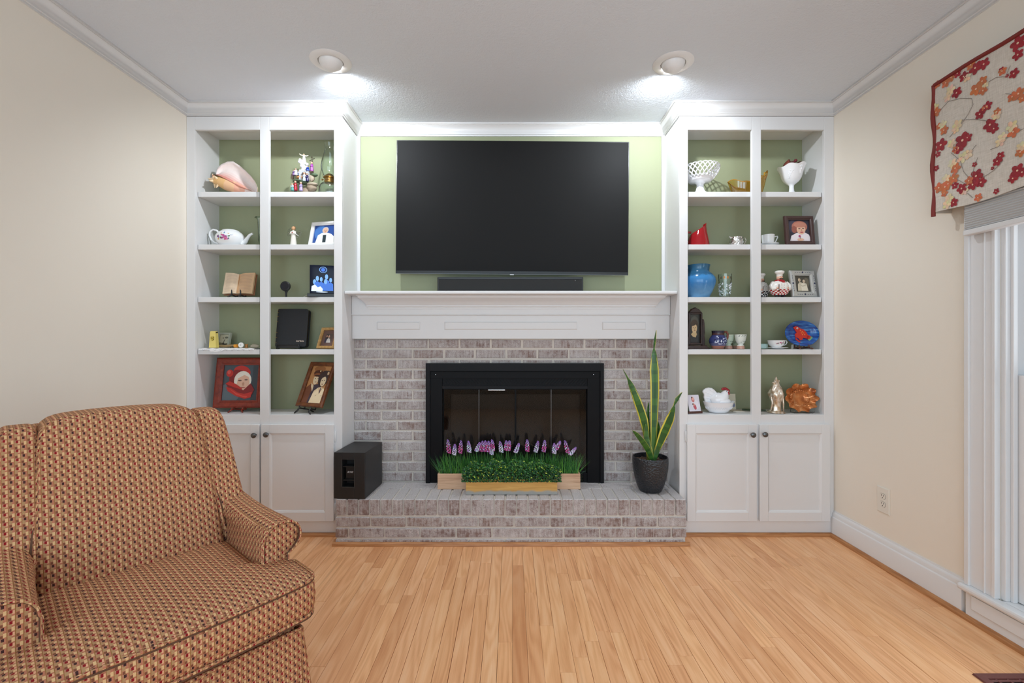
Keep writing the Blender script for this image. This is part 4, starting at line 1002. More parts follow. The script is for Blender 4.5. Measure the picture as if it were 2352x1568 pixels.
# ---- left bookcase, top shelf ---------------------------------------------------
D = 2.705; b = spot(541, 0, D); t = thing('conch_shell', 'large pink lipped conch shell lying on the top shelf', 'seashell', b); k = K(D); yb = 784-(S[0]-H)/k
L_ = lambda x, y, yo=0: Vector(((x-541)*k, yo, (yb-y)*k))
OR, PNK, PAL = srgb(232,196,150), srgb(226,150,136), srgb(240,216,206)
axis = [L_(487,415,-.035), L_(494,418,-.035), L_(503,420,-.034), L_(514,422,-.032), L_(528,427,-.028), L_(548,434,-.022), L_(570,440,-.015), L_(588,443,-.01)]; rad = [.002,.010,.022,.030,.034,.032,.020,.006]
m = MB(); m.tube(axis, rad, 18, cols=[srgb(238,214,180),OR,srgb(226,180,120),srgb(232,186,128),srgb(236,190,150),srgb(236,176,150),PAL])
for i in range(len(m.v)): m.v[i] += Vector((noise.noise(m.v[i]*70), noise.noise(m.v[i]*70+Vector((3,3,3))), noise.noise(m.v[i]*70+Vector((7,1,4)))))*.006; m.v[i].z = max(m.v[i].z, .001)
build(m, 'body_whorl', M['paint'], t, smooth=60)
m = MB()
for a in range(8):
    an = a*PI/4+.3; c0 = axis[2+a % 2]; r0 = rad[2+a % 2]; n0 = Vector((-.25, math.cos(an)*.9, math.sin(an))).normalized(); p0 = c0+n0*r0*.8
    if p0.z < .01: continue
    m.tube([p0, p0+n0*.012, p0+n0*.024], [.009,.005,.0008], 8, srgb(240,212,172))
build(m, 'spines', M['paint'], t, smooth=60)
outer = [(496,402),(498,388),(508,378),(522,371),(536,371),(550,380),(564,392),(576,404),(585,416),(591,430),(589,441)]
inner = [(500,412),(503,408),(508,408),(516,411),(525,415),(535,420),(546,426),(556,431),(566,436),(576,440),(584,443)]
m = MB(); rows = []; n = 9
for i in range(len(outer)):
    o_, n_ = L_(*outer[i]), L_(*inner[i]); r_ = []
    for j in range(n+1):
        s_ = j/n; p = n_.lerp(o_, s_); p.y = -.052+.085*math.sin(s_*PI*.62)-.028*s_*s_+.0015*math.sin(i*2.6)*s_; p.z = max(p.z, .001); r_.append(p)
    rows.append(r_)
cols = [lerp(Vector(PNK[:3]), Vector(srgb(246,232,228)[:3]), min(1, (j/(n*.40))**.8)) for j in range(n)]
for i in range(len(rows)-1):
    for j in range(n):
        c_ = tuple(cols[j]*(1.0 if i % 2 else .97))+(1,)
        m.add([rows[i][j], rows[i+1][j], rows[i+1][j+1], rows[i][j+1]], [(3,2,1,0)], c_)
        q = [p+Vector((0,.007,0)) for p in (rows[i][j], rows[i+1][j], rows[i+1][j+1], rows[i][j+1])]; m.add(q, [(0,1,2,3)], srgb(230,190,160))
    a, b2 = rows[i][n], rows[i+1][n]; m.add([a, b2, b2+Vector((0,.007,0)), a+Vector((0,.007,0))], [(0,1,2,3)], srgb(244,224,206))
bmv = build(m, 'flared_lip', M['paint'], t)
import bmesh
_b = bmesh.new(); _b.from_mesh(bmv.data); bmesh.ops.remove_doubles(_b, verts=_b.verts, dist=.0002); bmesh.ops.recalc_face_normals(_b, faces=_b.faces); _b.to_mesh(bmv.data); _b.free()
bmv.data.polygons.foreach_set('use_smooth', [True]*len(bmv.data.polygons))

D = 2.715; k = K(D); b = spot(698, 0, D); yb = 784-(S[0]-H)/k; t = thing('nativity_figurine', 'painted resin figurine group of robed people on a rocky mount under an angel', 'figurine', b)
L2 = lambda x, y, yo=0: Vector(((x-698)*k, yo, max(0, (yb-y)*k)))
RK, RKG, RKL = srgb(150,132,112), srgb(86,104,78), srgb(178,162,142)
m = MB(); rn = random.Random(9)
def lump(c, r, col, s=.25, n=14):
    st = len(m.v); m.ball(c, r, n, col)
    for i in range(st, len(m.v)):
        d_ = m.v[i]-Vector(c); m.v[i] = Vector(c)+d_*(1+s*noise.noise(m.v[i]*90)); m.v[i].z = max(m.v[i].z, 0)
lump(L2(703,440,.015), (.040,.030,.030), RK); lump(L2(716,432,.0), (.030,.026,.020), RK); lump(L2(718,424,-.002), (.034,.024,.010), RKL)
lump(L2(684,415,.005), (.030,.026,.007), RKG); lump(L2(698,420,.0), (.030,.024,.010), RKG); lump(L2(700,405,.015), (.020,.020,.034), RK)
lump(L2(688,407,.004), (.020,.018,.010), srgb(206,150,100)); lump(L2(720,401,.006), (.024,.018,.010), RKG); lump(L2(715,408,.008), (.016,.016,.022), RKL); lump(L2(712,394,.008), (.022,.016,.008), RK)
lump(L2(676,432,.012), (.012,.014,.022), srgb(70,62,58)); lump(L2(670,404,.010), (.008,.010,.02), RK)
build(m, 'rock_mount', M['matte'], t, smooth=70)
m = MB(); m.prism([(x*1, z) for x, z in [((689-698)*k, (yb-414)*k), ((692.5-698)*k, (yb-414)*k), ((693-698)*k, (yb-403)*k), ((697-698)*k, (yb-398)*k), ((703-698)*k, (yb-397)*k), ((707-698)*k, (yb-402)*k), ((708-698)*k, (yb-414)*k), ((711-698)*k, (yb-414)*k), ((711-698)*k, (yb-393)*k), ((690-698)*k, (yb-391)*k)]], -.014, .004, srgb(188,190,194))
build(m, 'stone_arch', M['matte'], t)
def robed(x, y0, y1, c1, c2, yo, hair=srgb(50,34,30), wide=1):
    bot, top = L2(x, y0, yo), L2(x, y1, yo); h_ = top.z-bot.z; mm = MB(); c = (bot.x, bot.y, bot.z)
    mm.lathe([(.010*wide,0),(.0095*wide,h_*.2),(.0075*wide,h_*.5),(.0068*wide,h_*.66),(.003,h_*.76),(.001,h_*.77)], c, 12, cols=[c1,c1,c1,c2,c2])
    mm.ball((c[0], c[1]-.001, c[2]+h_*.86), h_*.11+.0006, 10, srgb(224,180,150)); mm.ball((c[0], c[1]+.0012, c[2]+h_*.89), h_*.118+.0007, 10, hair)
    mm.tube([(c[0]-.007*wide, c[1], c[2]+h_*.62), (c[0]-.006, c[1]-.008, c[2]+h_*.45), (c[0]+.001, c[1]-.010, c[2]+h_*.48)], .0024, 6, c2)
    mm.tube([(c[0]+.007*wide, c[1], c[2]+h_*.62), (c[0]+.006, c[1]-.008, c[2]+h_*.47), (c[0]+.001, c[1]-.010, c[2]+h_*.50)], .0024, 6, c2)
    build(mm, 'robed_figure', M['paint'], t, smooth=60)
WHT, PUR, BLU, NAV, RD = srgb(236,232,238), srgb(164,76,168), srgb(34,72,164), srgb(40,34,84), srgb(170,30,46)
robed(717,394,372,PUR,PUR,-.004); robed(709,394,383,BLU,BLU,-.012); robed(703,419,398,srgb(200,222,232),WHT,-.022); robed(709,419,401,NAV,NAV,-.020)
robed(682,404,388,WHT,WHT,-.012); robed(677,404,391,srgb(150,120,170),srgb(120,90,140),-.008); robed(688,404,392,srgb(120,130,150),WHT,-.006)
robed(683,440,418,RD,RD,-.024,srgb(30,26,24),1.15); robed(678,442,425,srgb(90,150,140),WHT,-.034); robed(696,441,421,srgb(176,160,206),srgb(160,140,196),-.026)
mm = MB(); pts = [L2(702,392,.0), L2(697,384,.0), L2(694,376,-.002), L2(699,368,-.002), L2(698.5,359,-.002)]
mm.tube(pts, [.016,.015,.013,.0105,.006], 12, srgb(232,232,244)); mm.ball(L2(698.5,355.5,-.003), .0050, 10, srgb(226,190,160))
for (x, y, r_) in ((690,368,.009),(688,372,.008),(693,382,.009),(706,378,.009),(704,386,.010),(696,390,.009),(700,374,.011)): mm.ball(L2(x, y, -.004), r_, 10, srgb(240,240,248))
mm.tube([L2(698,358,-.003), L2(692,357,-.004), L2(688,354,-.004)], [.004,.0032,.0018], 8, srgb(240,232,212)); mm.tube([L2(699,358,-.003), L2(705,359,-.004), L2(709,357.5,-.004)], [.004,.0034,.0018], 8, srgb(240,232,212))
build(mm, 'angel', M['paint'], t, smooth=60)
mm = MB(); mm.tube([L2(717.5,384,.004), L2(716,358.5,.004)], .0024, 6, srgb(70,66,50)); mm.tube([L2(710,369,.004), L2(722,363,.004)], .0024, 6, srgb(70,66,50)); mm.ball(L2(715.5,361,.002), .006, 8, srgb(80,76,56))
build(mm, 'cross', M['matte'], t, smooth=60)

D = 2.725; k = K(D); b = spot(757, 0, D); yb = 784-(S[0]-H)/k; t = thing('oil_lamp', 'antique oil lamp with clear glass chimney and brass burner on the top shelf', 'oil lamp', b); z = lambda y: (yb-y)*k
build(MB().lathe([(.010*1,.001),(.054,.001),(.060,.008),(.062,.02),(.060,z(432)),(.054,z(426)),(.040,z(421.5)),(.030,z(420))], n=32, cap=False), 'glass_font', M['clear_thick'], t, smooth=50)
build(MB().lathe([(.028,z(421)),(.030,z(417)),(.024,z(415)),(.026,z(411)),(.036,z(409.5)),(.036,z(408)),(.028,z(405)),(.020,z(402)),(.016,z(400.5)),(.003,z(400))], n=28), 'brass_burner', M['brass'], t, smooth=40)
build(MB().tube([(-.026, 0, z(413)), (-.044, 0, z(412.5))], .0022, 6).lathe([(.006,0),(.006,.003)], (-.046,0,z(412.5)), 12, axis='x'), 'wick_knob', M['brass'], t)
for sx in (-1, 1): build(MB().tube([(sx*.034, 0, z(408.5)), (sx*.042, 0, z(404)), (sx*.041, 0, z(400))], .0012, 6), 'prong', M['brass'], t)
build(MB().lathe([(.030,z(407)),(.036,z(402)),(.046,z(393)),(.050,z(384)),(.046,z(372)),(.036,z(358)),(.027,z(346)),(.026,z(342)),(.028,z(337)),(.034,z(331))], n=36, cap=False), 'glass_chimney', M['clear'], t, smooth=60)

# ---- second shelf
D = 2.70; k = K(D); b = spot(530, 1, D); yb = 784-(S[1]-H)/k; z = lambda y: (yb-y)*k
t = thing('floral_teapot', 'white porcelain teapot painted with pink and purple flowers', 'teapot', b)
def sq(tt, r, zz): return (r*(1+.0*math.cos(2*tt)), zz)
build(MB().lathe([(.002,.001),(.048,.001),(.055,.004),(.072,.024),(.080,.045),(.079,.060),(.068,.078),(.052,.090),(.046,.094),(.044,.097),(.028,.102),(.012,.104),(.001,.1045)], n=40), 'body', M['ceramic'], t, smooth=50)
build(MB().tube([(-.066,0,.080), (-.082,0,.098), (-.104,0,.104), (-.122,0,.092), (-.126,0,.070), (-.116,0,.045), (-.095,0,.028), (-.066,0,.018)], [.006,.0058,.0056,.0056,.0056,.0056,.0058,.006], 10), 'handle', M['ceramic'], t, smooth=60)
build(MB().tube([(.066,0,.020), (.088,0,.034), (.100,0,.055), (.113,0,.072), (.130,0,.081)], [.016,.013,.0095,.0075,.006], 12), 'spout', M['ceramic'], t, smooth=60)
m = MB(); rn = random.Random(4)
def decal(m, cx, cz, rx, rz, col, prof_r):
    """petal patch laid on the surface of revolution"""
    pts = []
    for (x, zz) in ell(cx, cz, rx, rz, 9, rot=rn.uniform(0, 90)):
        r_ = prof_r(zz)+.0012; y = -math.sqrt(max(1e-9, r_*r_-x*x)); pts.append((x, y, zz))
    m.add(pts, [tuple(range(len(pts)))], col)
pr = lambda zz: lerp(.072, .080, (zz-.024)/.021) if zz < .045 else (.080 if zz < .055 else lerp(.080, .068, (zz-.055)/.023))
for i in range(16):
    a = rn.random()*6.3; r_ = rn.random()*.018; decal(m, .008+r_*1.2*math.cos(a), .046+r_*math.sin(a), .007, .005, rn.choice((srgb(206,70,140), srgb(222,130,170), srgb(150,60,140))), pr)
for (x, zz, c_) in ((-.030,.048,srgb(110,50,130)),(-.024,.044,srgb(140,80,160)),(-.026,.052,srgb(100,40,110)),(-.028,.034,srgb(214,160,60)),(.008,.070,srgb(90,140,180)),(-.010,.066,srgb(190,160,90)),(.028,.064,srgb(214,180,90)),(.034,.050,srgb(90,130,90)),(-.012,.040,srgb(90,130,90)),(.030,.036,srgb(100,120,150)),(.000,.060,srgb(120,150,110)),(.045,.060,srgb(130,150,190))): decal(m, x, zz, .006, .0035, c_, pr)
build(m, 'painted_flowers', M['paint'], t)
D = 2.755; k = K(D); b = spot(603.5, 1, D)
tag(build(MB().lathe([(.001,.001),(.026,.001),(.028,.004),(.018,.012),(.017,.02),(.024,.05),(.026,.12),(.028,.17),(.036,.182),(.044,.186),(.0425,.1875),(.034,.184),(.026,.172),(.024,.12),(.022,.05),(.001,.03)], n=28, cap=False), 'glass_vase', M['clear_thick'], smooth=50), 'tall clear glass vase standing behind the bookcase divider', 'vase').location = b
D = 2.70; k = K(D); b = spot(674, 1, D); t = thing('angel_figurine', 'small cream angel figurine with wire wings', 'figurine', b)
build(MB().lathe([(.0185,.001),(.0175,.02),(.014,.05),(.0115,.072),(.0125,.082),(.011,.092),(.005,.099),(.003,.102)], n=18, col=srgb(232,226,216)), 'dress', M['matte'], t, smooth=50)
build(MB().ball((0,-.001,.111), (.0105,.0105,.012), 14, srgb(206,160,118)).ball((.001,.003,.114), (.0105,.0095,.011), 12, srgb(170,116,72)), 'head', M['matte'], t, smooth=60)
m = MB()
for sx in (-1, 1): m.tube([(sx*.011,-.002,.092), (sx*.015,-.008,.078), (sx*.004,-.015,.080), (sx*-.002,-.015,.083)], [.0045,.0042,.0036,.003], 8, srgb(232,226,216))
m.ball((.001,-.0165,.083), .0035, 8, srgb(176,40,40)); build(m, 'arms', M['matte'], t, smooth=60)
for sx in (-1, 1):
    for a0 in (-25, 5, 35, 60):
        a = math.radians(a0 if sx < 0 else a0-38); d_ = Vector((sx*math.cos(a), .1, math.sin(a))); c0 = Vector((sx*.010, .006, .085)); n_ = Vector((-d_.z, 0, d_.x))
        build(MB().tube([c0+d_*.032*math.sin(u*PI)*1.0+n_*.0065*math.sin(2*PI*u) for u in [i/16 for i in range(17)]], .0006, 5), 'wing_wire', M['pewter'], t)
ANG = Vector
D = 2.70
WF = flat('white_frame_paint', (.78,.77,.75,1), .4)
pic = [(srgb(40,78,150), RECT), (srgb(70,120,190), ell(-.2,.1,.28,.4,16)), (srgb(238,238,242), [(-.38,-.5),(-.3,-.05),(-.12,.08),(.12,.08),(.34,-.02),(.5,-.2),(.5,-.5)]), (srgb(40,54,60), [(-.04,-.5),(-.06,-.05),(.10,-.05),(.12,-.5)])]+face(.03,.20,.115,SK,srgb(206,196,190),1.3)
frame('picture_frame', 'white framed photo of a grey haired woman in a white jacket', .188, .158, .022, (PX(739.5, 2.690), 2.690, S[1]+.0045), math.radians(-14), math.radians(14), WF, PF, pic)

# ---- third shelf
D = 2.70; b = spot(544, 2, D); t = thing('open_book', 'old open book with yellowed pages propped on a black easel', 'book', b+Vector((0, .0, .0245)), (math.radians(-14), 0, 0))
PG, PG2, CV = srgb(232,208,178), srgb(214,176,136), srgb(150,98,66)
hb = .137
for sx in (-1, 1):
    prof = []; n = 10
    for i in range(n+1):
        u = i/n; prof.append((sx*u*.088, -.010*math.sin(min(1, u*2.2)*PI/2)-.004*math.sin(u*PI)+.012*u))
    m = MB(); f_ = [[(x, y, .004) for x, y in prof]+[(x, y+.014*(1-.2*i/n)+.002, .004) for i, (x, y) in list(enumerate(prof))[::-1]], [(x, y, hb-.012*(1-abs(x)/.088)) for x, y in prof]+[(x, y+.014*(1-.2*i/n)+.002, hb-.012*(1-abs(x)/.088)) for i, (x, y) in list(enumerate(prof))[::-1]]]
    m.loft(f_ if sx > 0 else [f_[1], f_[0]], col=PG if sx < 0 else PG2); pgs = build(m, 'page_block', M['print'], t)
    m = MB()
    for r_ in range(15):
        z0 = .016+r_*.0075
        for (u0, u1) in ((.12,.9),):
            i0 = [(sx*u*.088, -.0103*math.sin(min(1, u*2.2)*PI/2)-.004*math.sin(u*PI)+.012*u-.0006) for u in (u0, .3, .5, .7, u1-rn.random()*.1)]
            for (a, c) in zip(i0[:-1], i0[1:]): m.add([(a[0], a[1], z0), (c[0], c[1], z0), (c[0], c[1], z0+.0022), (a[0], a[1], z0+.0022)], [(0,1,2,3)], srgb(186,150,124) if sx > 0 else srgb(206,180,156))
    build(m, 'text_lines', M['print'], pgs, kind='stuff')
build(MB(CV).prism([(-.092,0),(.092,0),(.092,hb-.004),(-.092,hb-.004)], .022, .025), 'cover', M['matte'], t)
build(MB(PG2).box(-.0015, .0015, -.006, .02, .004, hb-.014), 'gutter', M['print'], t)
easel('book_easel', 'black iron easel holding the old open book', .052, .0245, spot(544, 2, 2.6865), 0, M['darkwood'], .030, .040, math.radians(14), .08)
D = 2.69; b = spot(656.5, 2, D); k = K(D); t = thing('mini_camera', 'small round black web camera on a thin stand', 'camera', b); cz = (784-(S[2]-H)/k-657.5)*k
build(MB().lathe([(.010,-.012),(.024,-.010),(.0295,0),(.0295,.008),(.026,.012),(.022,.0125)], (0,0,cz), 32, axis='y', cap=True), 'housing', M['sub'], t, smooth=40)
build(MB().lathe([(.0225,.0126),(.018,.0085),(.010,.0095),(.004,.012),(.0005,.0122)], (0,0,cz), 28, axis='y'), 'lens', flat('lens_glass', (.004,.005,.012,1), .05), t, smooth=50)
build(MB().tube([(0,.004,cz-.024), (0,.004,cz-.036), (0,.003,.012), (0,0,.004)], [.011,.0065,.0055,.006], 12).lathe([(.024,.0005),(.024,.004),(.006,.007)], n=24), 'stand', M['sub'], t, smooth=40)
D = 2.66; b = spot(741, 2, D); k = K(D); t = thing('crystal_photo_block', 'clear crystal block etched in blue with a family portrait on a lit black base', 'ornament', b, (0, 0, math.radians(16)))
CB = NT('dark_blue_crystal'); CB.p(Base_Color=(.004,.007,.022,1), Roughness=.06, Specular_IOR_Level=.15); CB = CB.m
def _etch():
    tt = NT('lit_etching'); a = tt.n('ShaderNodeAttribute', attribute_name='Col'); tt.p(Base_Color=a.outputs[0], Roughness=.5); tt.set(tt.b.inputs['Emission Color'], a.outputs[0]); tt.b.inputs['Emission Strength'].default_value = .45; return tt.m
M['etch'] = _etch()
hw = .066; hh = .165
build(MB().box(-hw-.012, hw+.012, -.036, .046, 0, .020), 'base', M['black'], t, bevel=.002)
build(MB().box(-hw, hw, -.028, .034, .020, .020+hh), 'block', CB, t, bevel=.003)
EB, EL, EW = srgb(60,110,200), srgb(120,170,232), srgb(216,232,252)
pic = [(EL, ell(.05,.36,.17,.115,20)), (srgb(14,30,80), ell(.05,.36,.145,.098,20)), (EB, ell(.05,.36,.09,.07,12))]
for (x, z_, r_) in ((-.32,-.10,.085),(-.2,.03,.085),(-.03,.0,.075),(.2,.10,.085),(.16,-.08,.085),(.38,-.02,.075)):
    pic += [(EB, [(x-r_*1.5,-.42),(x-r_*1.4,z_-r_*1.9),(x,z_-r_*1.1),(x+r_*1.4,z_-r_*1.9),(x+r_*1.5,-.42)]), (EL, ell(x, z_, r_*.8, r_*1.15, 12))]
pic += [(EW, [(-.46,-.44),(-.44,-.26),(-.30,-.2),(-.18,-.3),(-.06,-.26),(.04,-.36),(.02,-.44)]), (EW, ell(.0,-.47,.26,.018,14))]
m = layers(MB(), pic, 2*hw*.94, hh*.94, -.0285, .0002)
for i in range(len(m.v)): m.v[i].z += .020+hh/2
build(m, 'etched_portrait', M['etch'], t)
build(MB(EW).box(hw+.0002, hw+.0006, -.02, .028, .03, .03+hh*.8), 'etched_side', M['etch'], t)
tag(build(MB().tube([(0,0,.002), (-.02,.02,.002), (-.035,.035,.012), (-.01,.06,.03)], .0016, 6), 'power_cable', M['cream_pl'], smooth=60), 'thin white cable behind the crystal block', 'cable').location = spot(705, 2, 2.70)

# ---- fourth shelf
D = 2.665; b = spot(491.5, 3, D)+Vector((0,0,.009)); t = thing('yellow_shield_bottle', 'tall yellow bottle shaped ornament with black horse shield', 'ornament', b); YL = srgb(232,212,120)
m = MB(); m.loft([[(-a,-a*.7,z_),(a,-a*.7,z_),(a,a*.7,z_),(-a,a*.7,z_)] for a, z_ in ((.021,0),(.0205,.003),(.0165,.085),(.0155,.093),(.012,.096))], col=YL); build(m, 'body', M['paint'], t)
sh = [(-.0085,.064),(-.0080,.050),(-.004,.042),(.001,.039),(.006,.044),(.0088,.054),(.0085,.064)]
build(MB(srgb(30,26,14)).prism([(x, z_) for x, z_ in sh], -.0148, -.0120), 'shield_border', M['paint'], t)
build(MB(srgb(236,206,70)).prism([(x*.82, .0535+(z_-.0535)*.84) for x, z_ in sh], -.0152, -.0121), 'shield_field', M['paint'], t)
build(MB(srgb(24,20,14)).prism([(-.0068,.0605),(-.0068,.0565),(.0048,.0455),(.0066,.0480)], -.0156, -.0122).prism([(.001,.0600),(.0035,.0555),(.0060,.0575),(.0045,.0610)], -.0156, -.0122), 'shield_stripe', M['paint'], t)
for sx in (-1, 1): build(MB(srgb(40,34,26)).box(sx*.0165-.0035, sx*.0165+.0035, -.008, .004, .086, .092), 'shoulder_knob', M['paint'], t)
GF = flat('grey_green_frame', srgb(176,180,164), .5)
pic = [(srgb(196,190,164), RECT), (srgb(120,112,84), [(-.5,-.5),(.5,-.5),(.5,-.16),(.1,-.22),(-.5,-.12)]), (srgb(56,50,44), ell(-.05,-.22,.10,.10,10)), (srgb(70,62,52), ell(.10,-.30,.22,.08,10)), (srgb(80,70,58), [(.0,-.12),(.1,.1),(.06,.14),(-.06,-.08)]), (srgb(110,108,90), ell(.22,.26,.18,.08,10)), (srgb(90,80,66), ell(-.12,.22,.05,.05,8))]
frame('picture_frame', 'tiny pale grey framed snapshot beside the yellow bottle', .084, .098, .011, (PX(511, 2.735), 2.735, S[3]+.002), math.radians(-8), math.radians(12), GF, PF, pic)
# lace doily draped over the shelf edge
D = 2.66; t = thing('lace_doily', 'white lace doily hanging over the shelf edge under the trinkets', 'doily', (PX(528, D), D, S[3]+.0015)); m = MB(srgb(236,234,234)); n = 44; y_e = DF+.021-D
for i in range(n):
    x0, x1 = lerp(-.155, .165, i/n), lerp(-.155, .165, (i+1)/n)
    dr = lambda x: .0045*abs(math.sin(x*60))+.016*math.exp(-((x+.055)/.035)**2)*(.6+.4*abs(math.sin(x*90)))+.001
    pts = lambda x: [(x, .06, .0035+.003*math.sin(x*170)), (x, .0, .004+.003*math.sin(x*120)), (x, y_e-.002, .003+.002*math.sin(x*140)), (x, y_e-.005, -.004), (x, y_e-.0065, -dr(x))]
    A, B = pts(x0), pts(x1)
    for j in range(4): m.add([A[j], A[j+1], B[j+1], B[j]], [(0,1,2,3)]); m.add([(p[0], p[1]+.0006, p[2]-.0008) for p in (A[j], B[j], B[j+1], A[j+1])], [(0,1,2,3)])
build(m, 'lace_cloth', M['matte'], t, smooth=70)
m = MB(srgb(150,152,156))
for i in range(9):
    x = -.13+i*.033; m.tube([(x, y_e-.0072, -.002), (x+.006, y_e-.0076, -.010), (x+.012, y_e-.0074, -.003)], .0006, 5)
build(m, 'lace_stitching', M['matte'], t)
z3 = .009
m = MB(srgb(146,122,84)); m.tube([(-.075,0,.006),(-.04,.004,.009),(0,0,.008),(.03,-.004,.011),(.06,.002,.016)], [.004,.007,.008,.007,.003], 8); m.tube([(.0,0,.01),(.025,-.004,.018)], [.004,.002], 7)
for i in range(len(m.v)): m.v[i] += Vector((noise.noise(m.v[i]*120), noise.noise(m.v[i]*120+Vector((5,5,5))), noise.noise(m.v[i]*120+Vector((9,1,1)))))*.002
tag(build(m, 'driftwood', M['matte'], smooth=70), 'small brown driftwood twig lying on the doily', 'driftwood').location = (PX(520, 2.69), 2.69, S[3]+z3)
t = thing('amber_medicine_bottle', 'little orange bottle with white round cap lying on the doily', 'bottle', (PX(543, 2.665), 2.665, S[3]+z3)); 
build(MB(srgb(226,150,50)).tube([(-.012,0,.010),(.006,0,.010)], .0095, 14), 'bottle_body', M['paint'], t, smooth=50)
t = thing('white_thread_spool', 'white spool standing on its rim facing the room', 'spool', (PX(553.5, 2.655), 2.655, S[3]+z3))
build(MB(srgb(238,236,232)).lathe([(.004,-.006),(.0145,-.005),(.0150,0),(.0145,.003),(.012,.0035),(.004,.003)], (0,0,.0155), 24, axis='y'), 'rim', M['paint'], t, smooth=40)
build(MB(srgb(120,116,110)).lathe([(.0022,.0036),(.0022,.0042)], (0,0,.0155), 10, axis='y'), 'centre_hole', M['paint'], t)
t = thing('orange_spool', 'small orange spool behind the white one', 'spool', (PX(566, 2.70), 2.70, S[3]+z3)); build(MB(srgb(196,130,60)).lathe([(.010,0),(.010,.003),(.007,.004),(.007,.016),(.010,.017),(.010,.020)], n=18), 'reel', M['paint'], t, smooth=40)
m = MB(srgb(176,166,144)); m.ball((0,0,.008), (.026,.016,.0095), 14); m.ball((-.006,.004,.016), (.012,.010,.006), 10)
for i in range(len(m.v)): m.v[i] += Vector((0, 0, 1))*.0025*noise.noise(m.v[i]*150); m.v[i].z = max(.0, m.v[i].z)
tag(build(m, 'pebble', M['matte'], smooth=70), 'flat pale stone at the end of the doily', 'stone').location = (PX(585, 2.675), 2.675, S[3]+.010)

D = 2.685; b = spot(665, 3, D); t = thing('black_leather_book', 'thick black leather book with gilt spine bands standing on a wire rest', 'book', b+Vector((0,.012,.014)), (math.radians(-10), 0, math.radians(3))); w, h = .180, .230
def rr(w, h, r, n=5):
    out = []
    for (cx, cz, a0) in ((w/2-r, r, -90), (w/2-r, h-r, 0), (-w/2+r*.6, h-r*.6, 90), (-w/2+r*.6, r*.6, 180)):
        for i in range(n+1): a = math.radians(a0+90*i/n); q_ = r if cx > 0 else r*.6; out.append((cx+q_*math.cos(a), cz+q_*math.sin(a)))
    return out
build(MB().prism(rr(w, h, .014), 0, .006), 'front_cover', M['leather'], t, bevel=.0015)
build(MB().prism(rr(w, h, .014), .034, .040), 'back_cover', M['leather'], t)
build(MB(srgb(60,52,40)).box(-w/2+.012, w/2-.006, .006, .034, .005, h-.005), 'pages', M['print'], t)
build(MB().tube([(-w/2+.006, .020, .004), (-w/2+.006, .020, h-.004)], .019, 14, flat=.55), 'spine', M['leather'], t, smooth=50)
for z_ in (.025,.055,.085,.150,.182,.205,.222): build(MB().box(-w/2-.005, -w/2+.008, -.0006, .0006, z_, z_+.0012), 'gilt_band', M['gold'], t)
m = MB(srgb(236,214,196)); x = .030
for (wd, sl) in ((.0035,1),(.0025,0),(.0028,1),(.0035,0),(.003,1),(None,0),(.0055,1),(.0025,0),(.003,0),(.0028,1),(.003,0),(.0026,0)):
    if wd is None: x += .004; continue
    hgt = .0085 if sl else .005; m.add([(x,-.0006,.030), (x+wd*.8,-.0006,.030), (x+wd*.8+hgt*.35,-.0006,.030+hgt), (x+hgt*.35,-.0006,.030+hgt)], [(0,1,2,3)]); x += wd+.0007
build(m, 'stamped_lettering', M['print'], t, kind='stuff')
t = thing('wire_book_rest', 'low black wire rest in front of the leather book', 'book rest', spot(664, 3, 2.680)); build(MB().box(-.076, .062, -.002, .001, .006, .022), 'ledge', M['darkwood'], t, bevel=.001)
for x in (-.074, .058): build(MB().tube([(x,-.003,.028),(x,-.004,.012),(x,-.002,.002),(x,.035,.002)], .0022, 7), 'wire_leg', M['darkwood'], t, smooth=60)
m = MB(); [m.ball((lerp(-.074,.060,i/26), -.001, .0235), .0026, 6) for i in range(27)]; build(m, 'beaded_edge', M['darkwood'], t)
WD1 = _wood('light_oak_frame', [(.3, srgb(170,126,70)), (.7, srgb(212,170,108))], (60,60,60), .4)
pic = [(srgb(96,80,74), RECT), (srgb(40,34,36), ell(-.24,.1,.2,.36,14)), (srgb(226,220,214), [(-.25,-.5),(-.16,-.1),(.02,.02),(.22,-.08),(.4,-.5)]), (srgb(60,58,80), [(-.5,-.5),(-.44,-.05),(-.25,.02),(-.2,-.5)])]+face(.04,.18,.12,SK,srgb(50,34,30))+face(-.24,.20,.10,SKD,srgb(40,30,28))
frame('picture_frame', 'small light oak frame with brown mat and old couple photo', .132, .132, .016, (PX(747, 2.685), 2.685, S[3]+.0035), math.radians(-24), math.radians(20), WD1, PF, pic, .022, srgb(112,84,76))

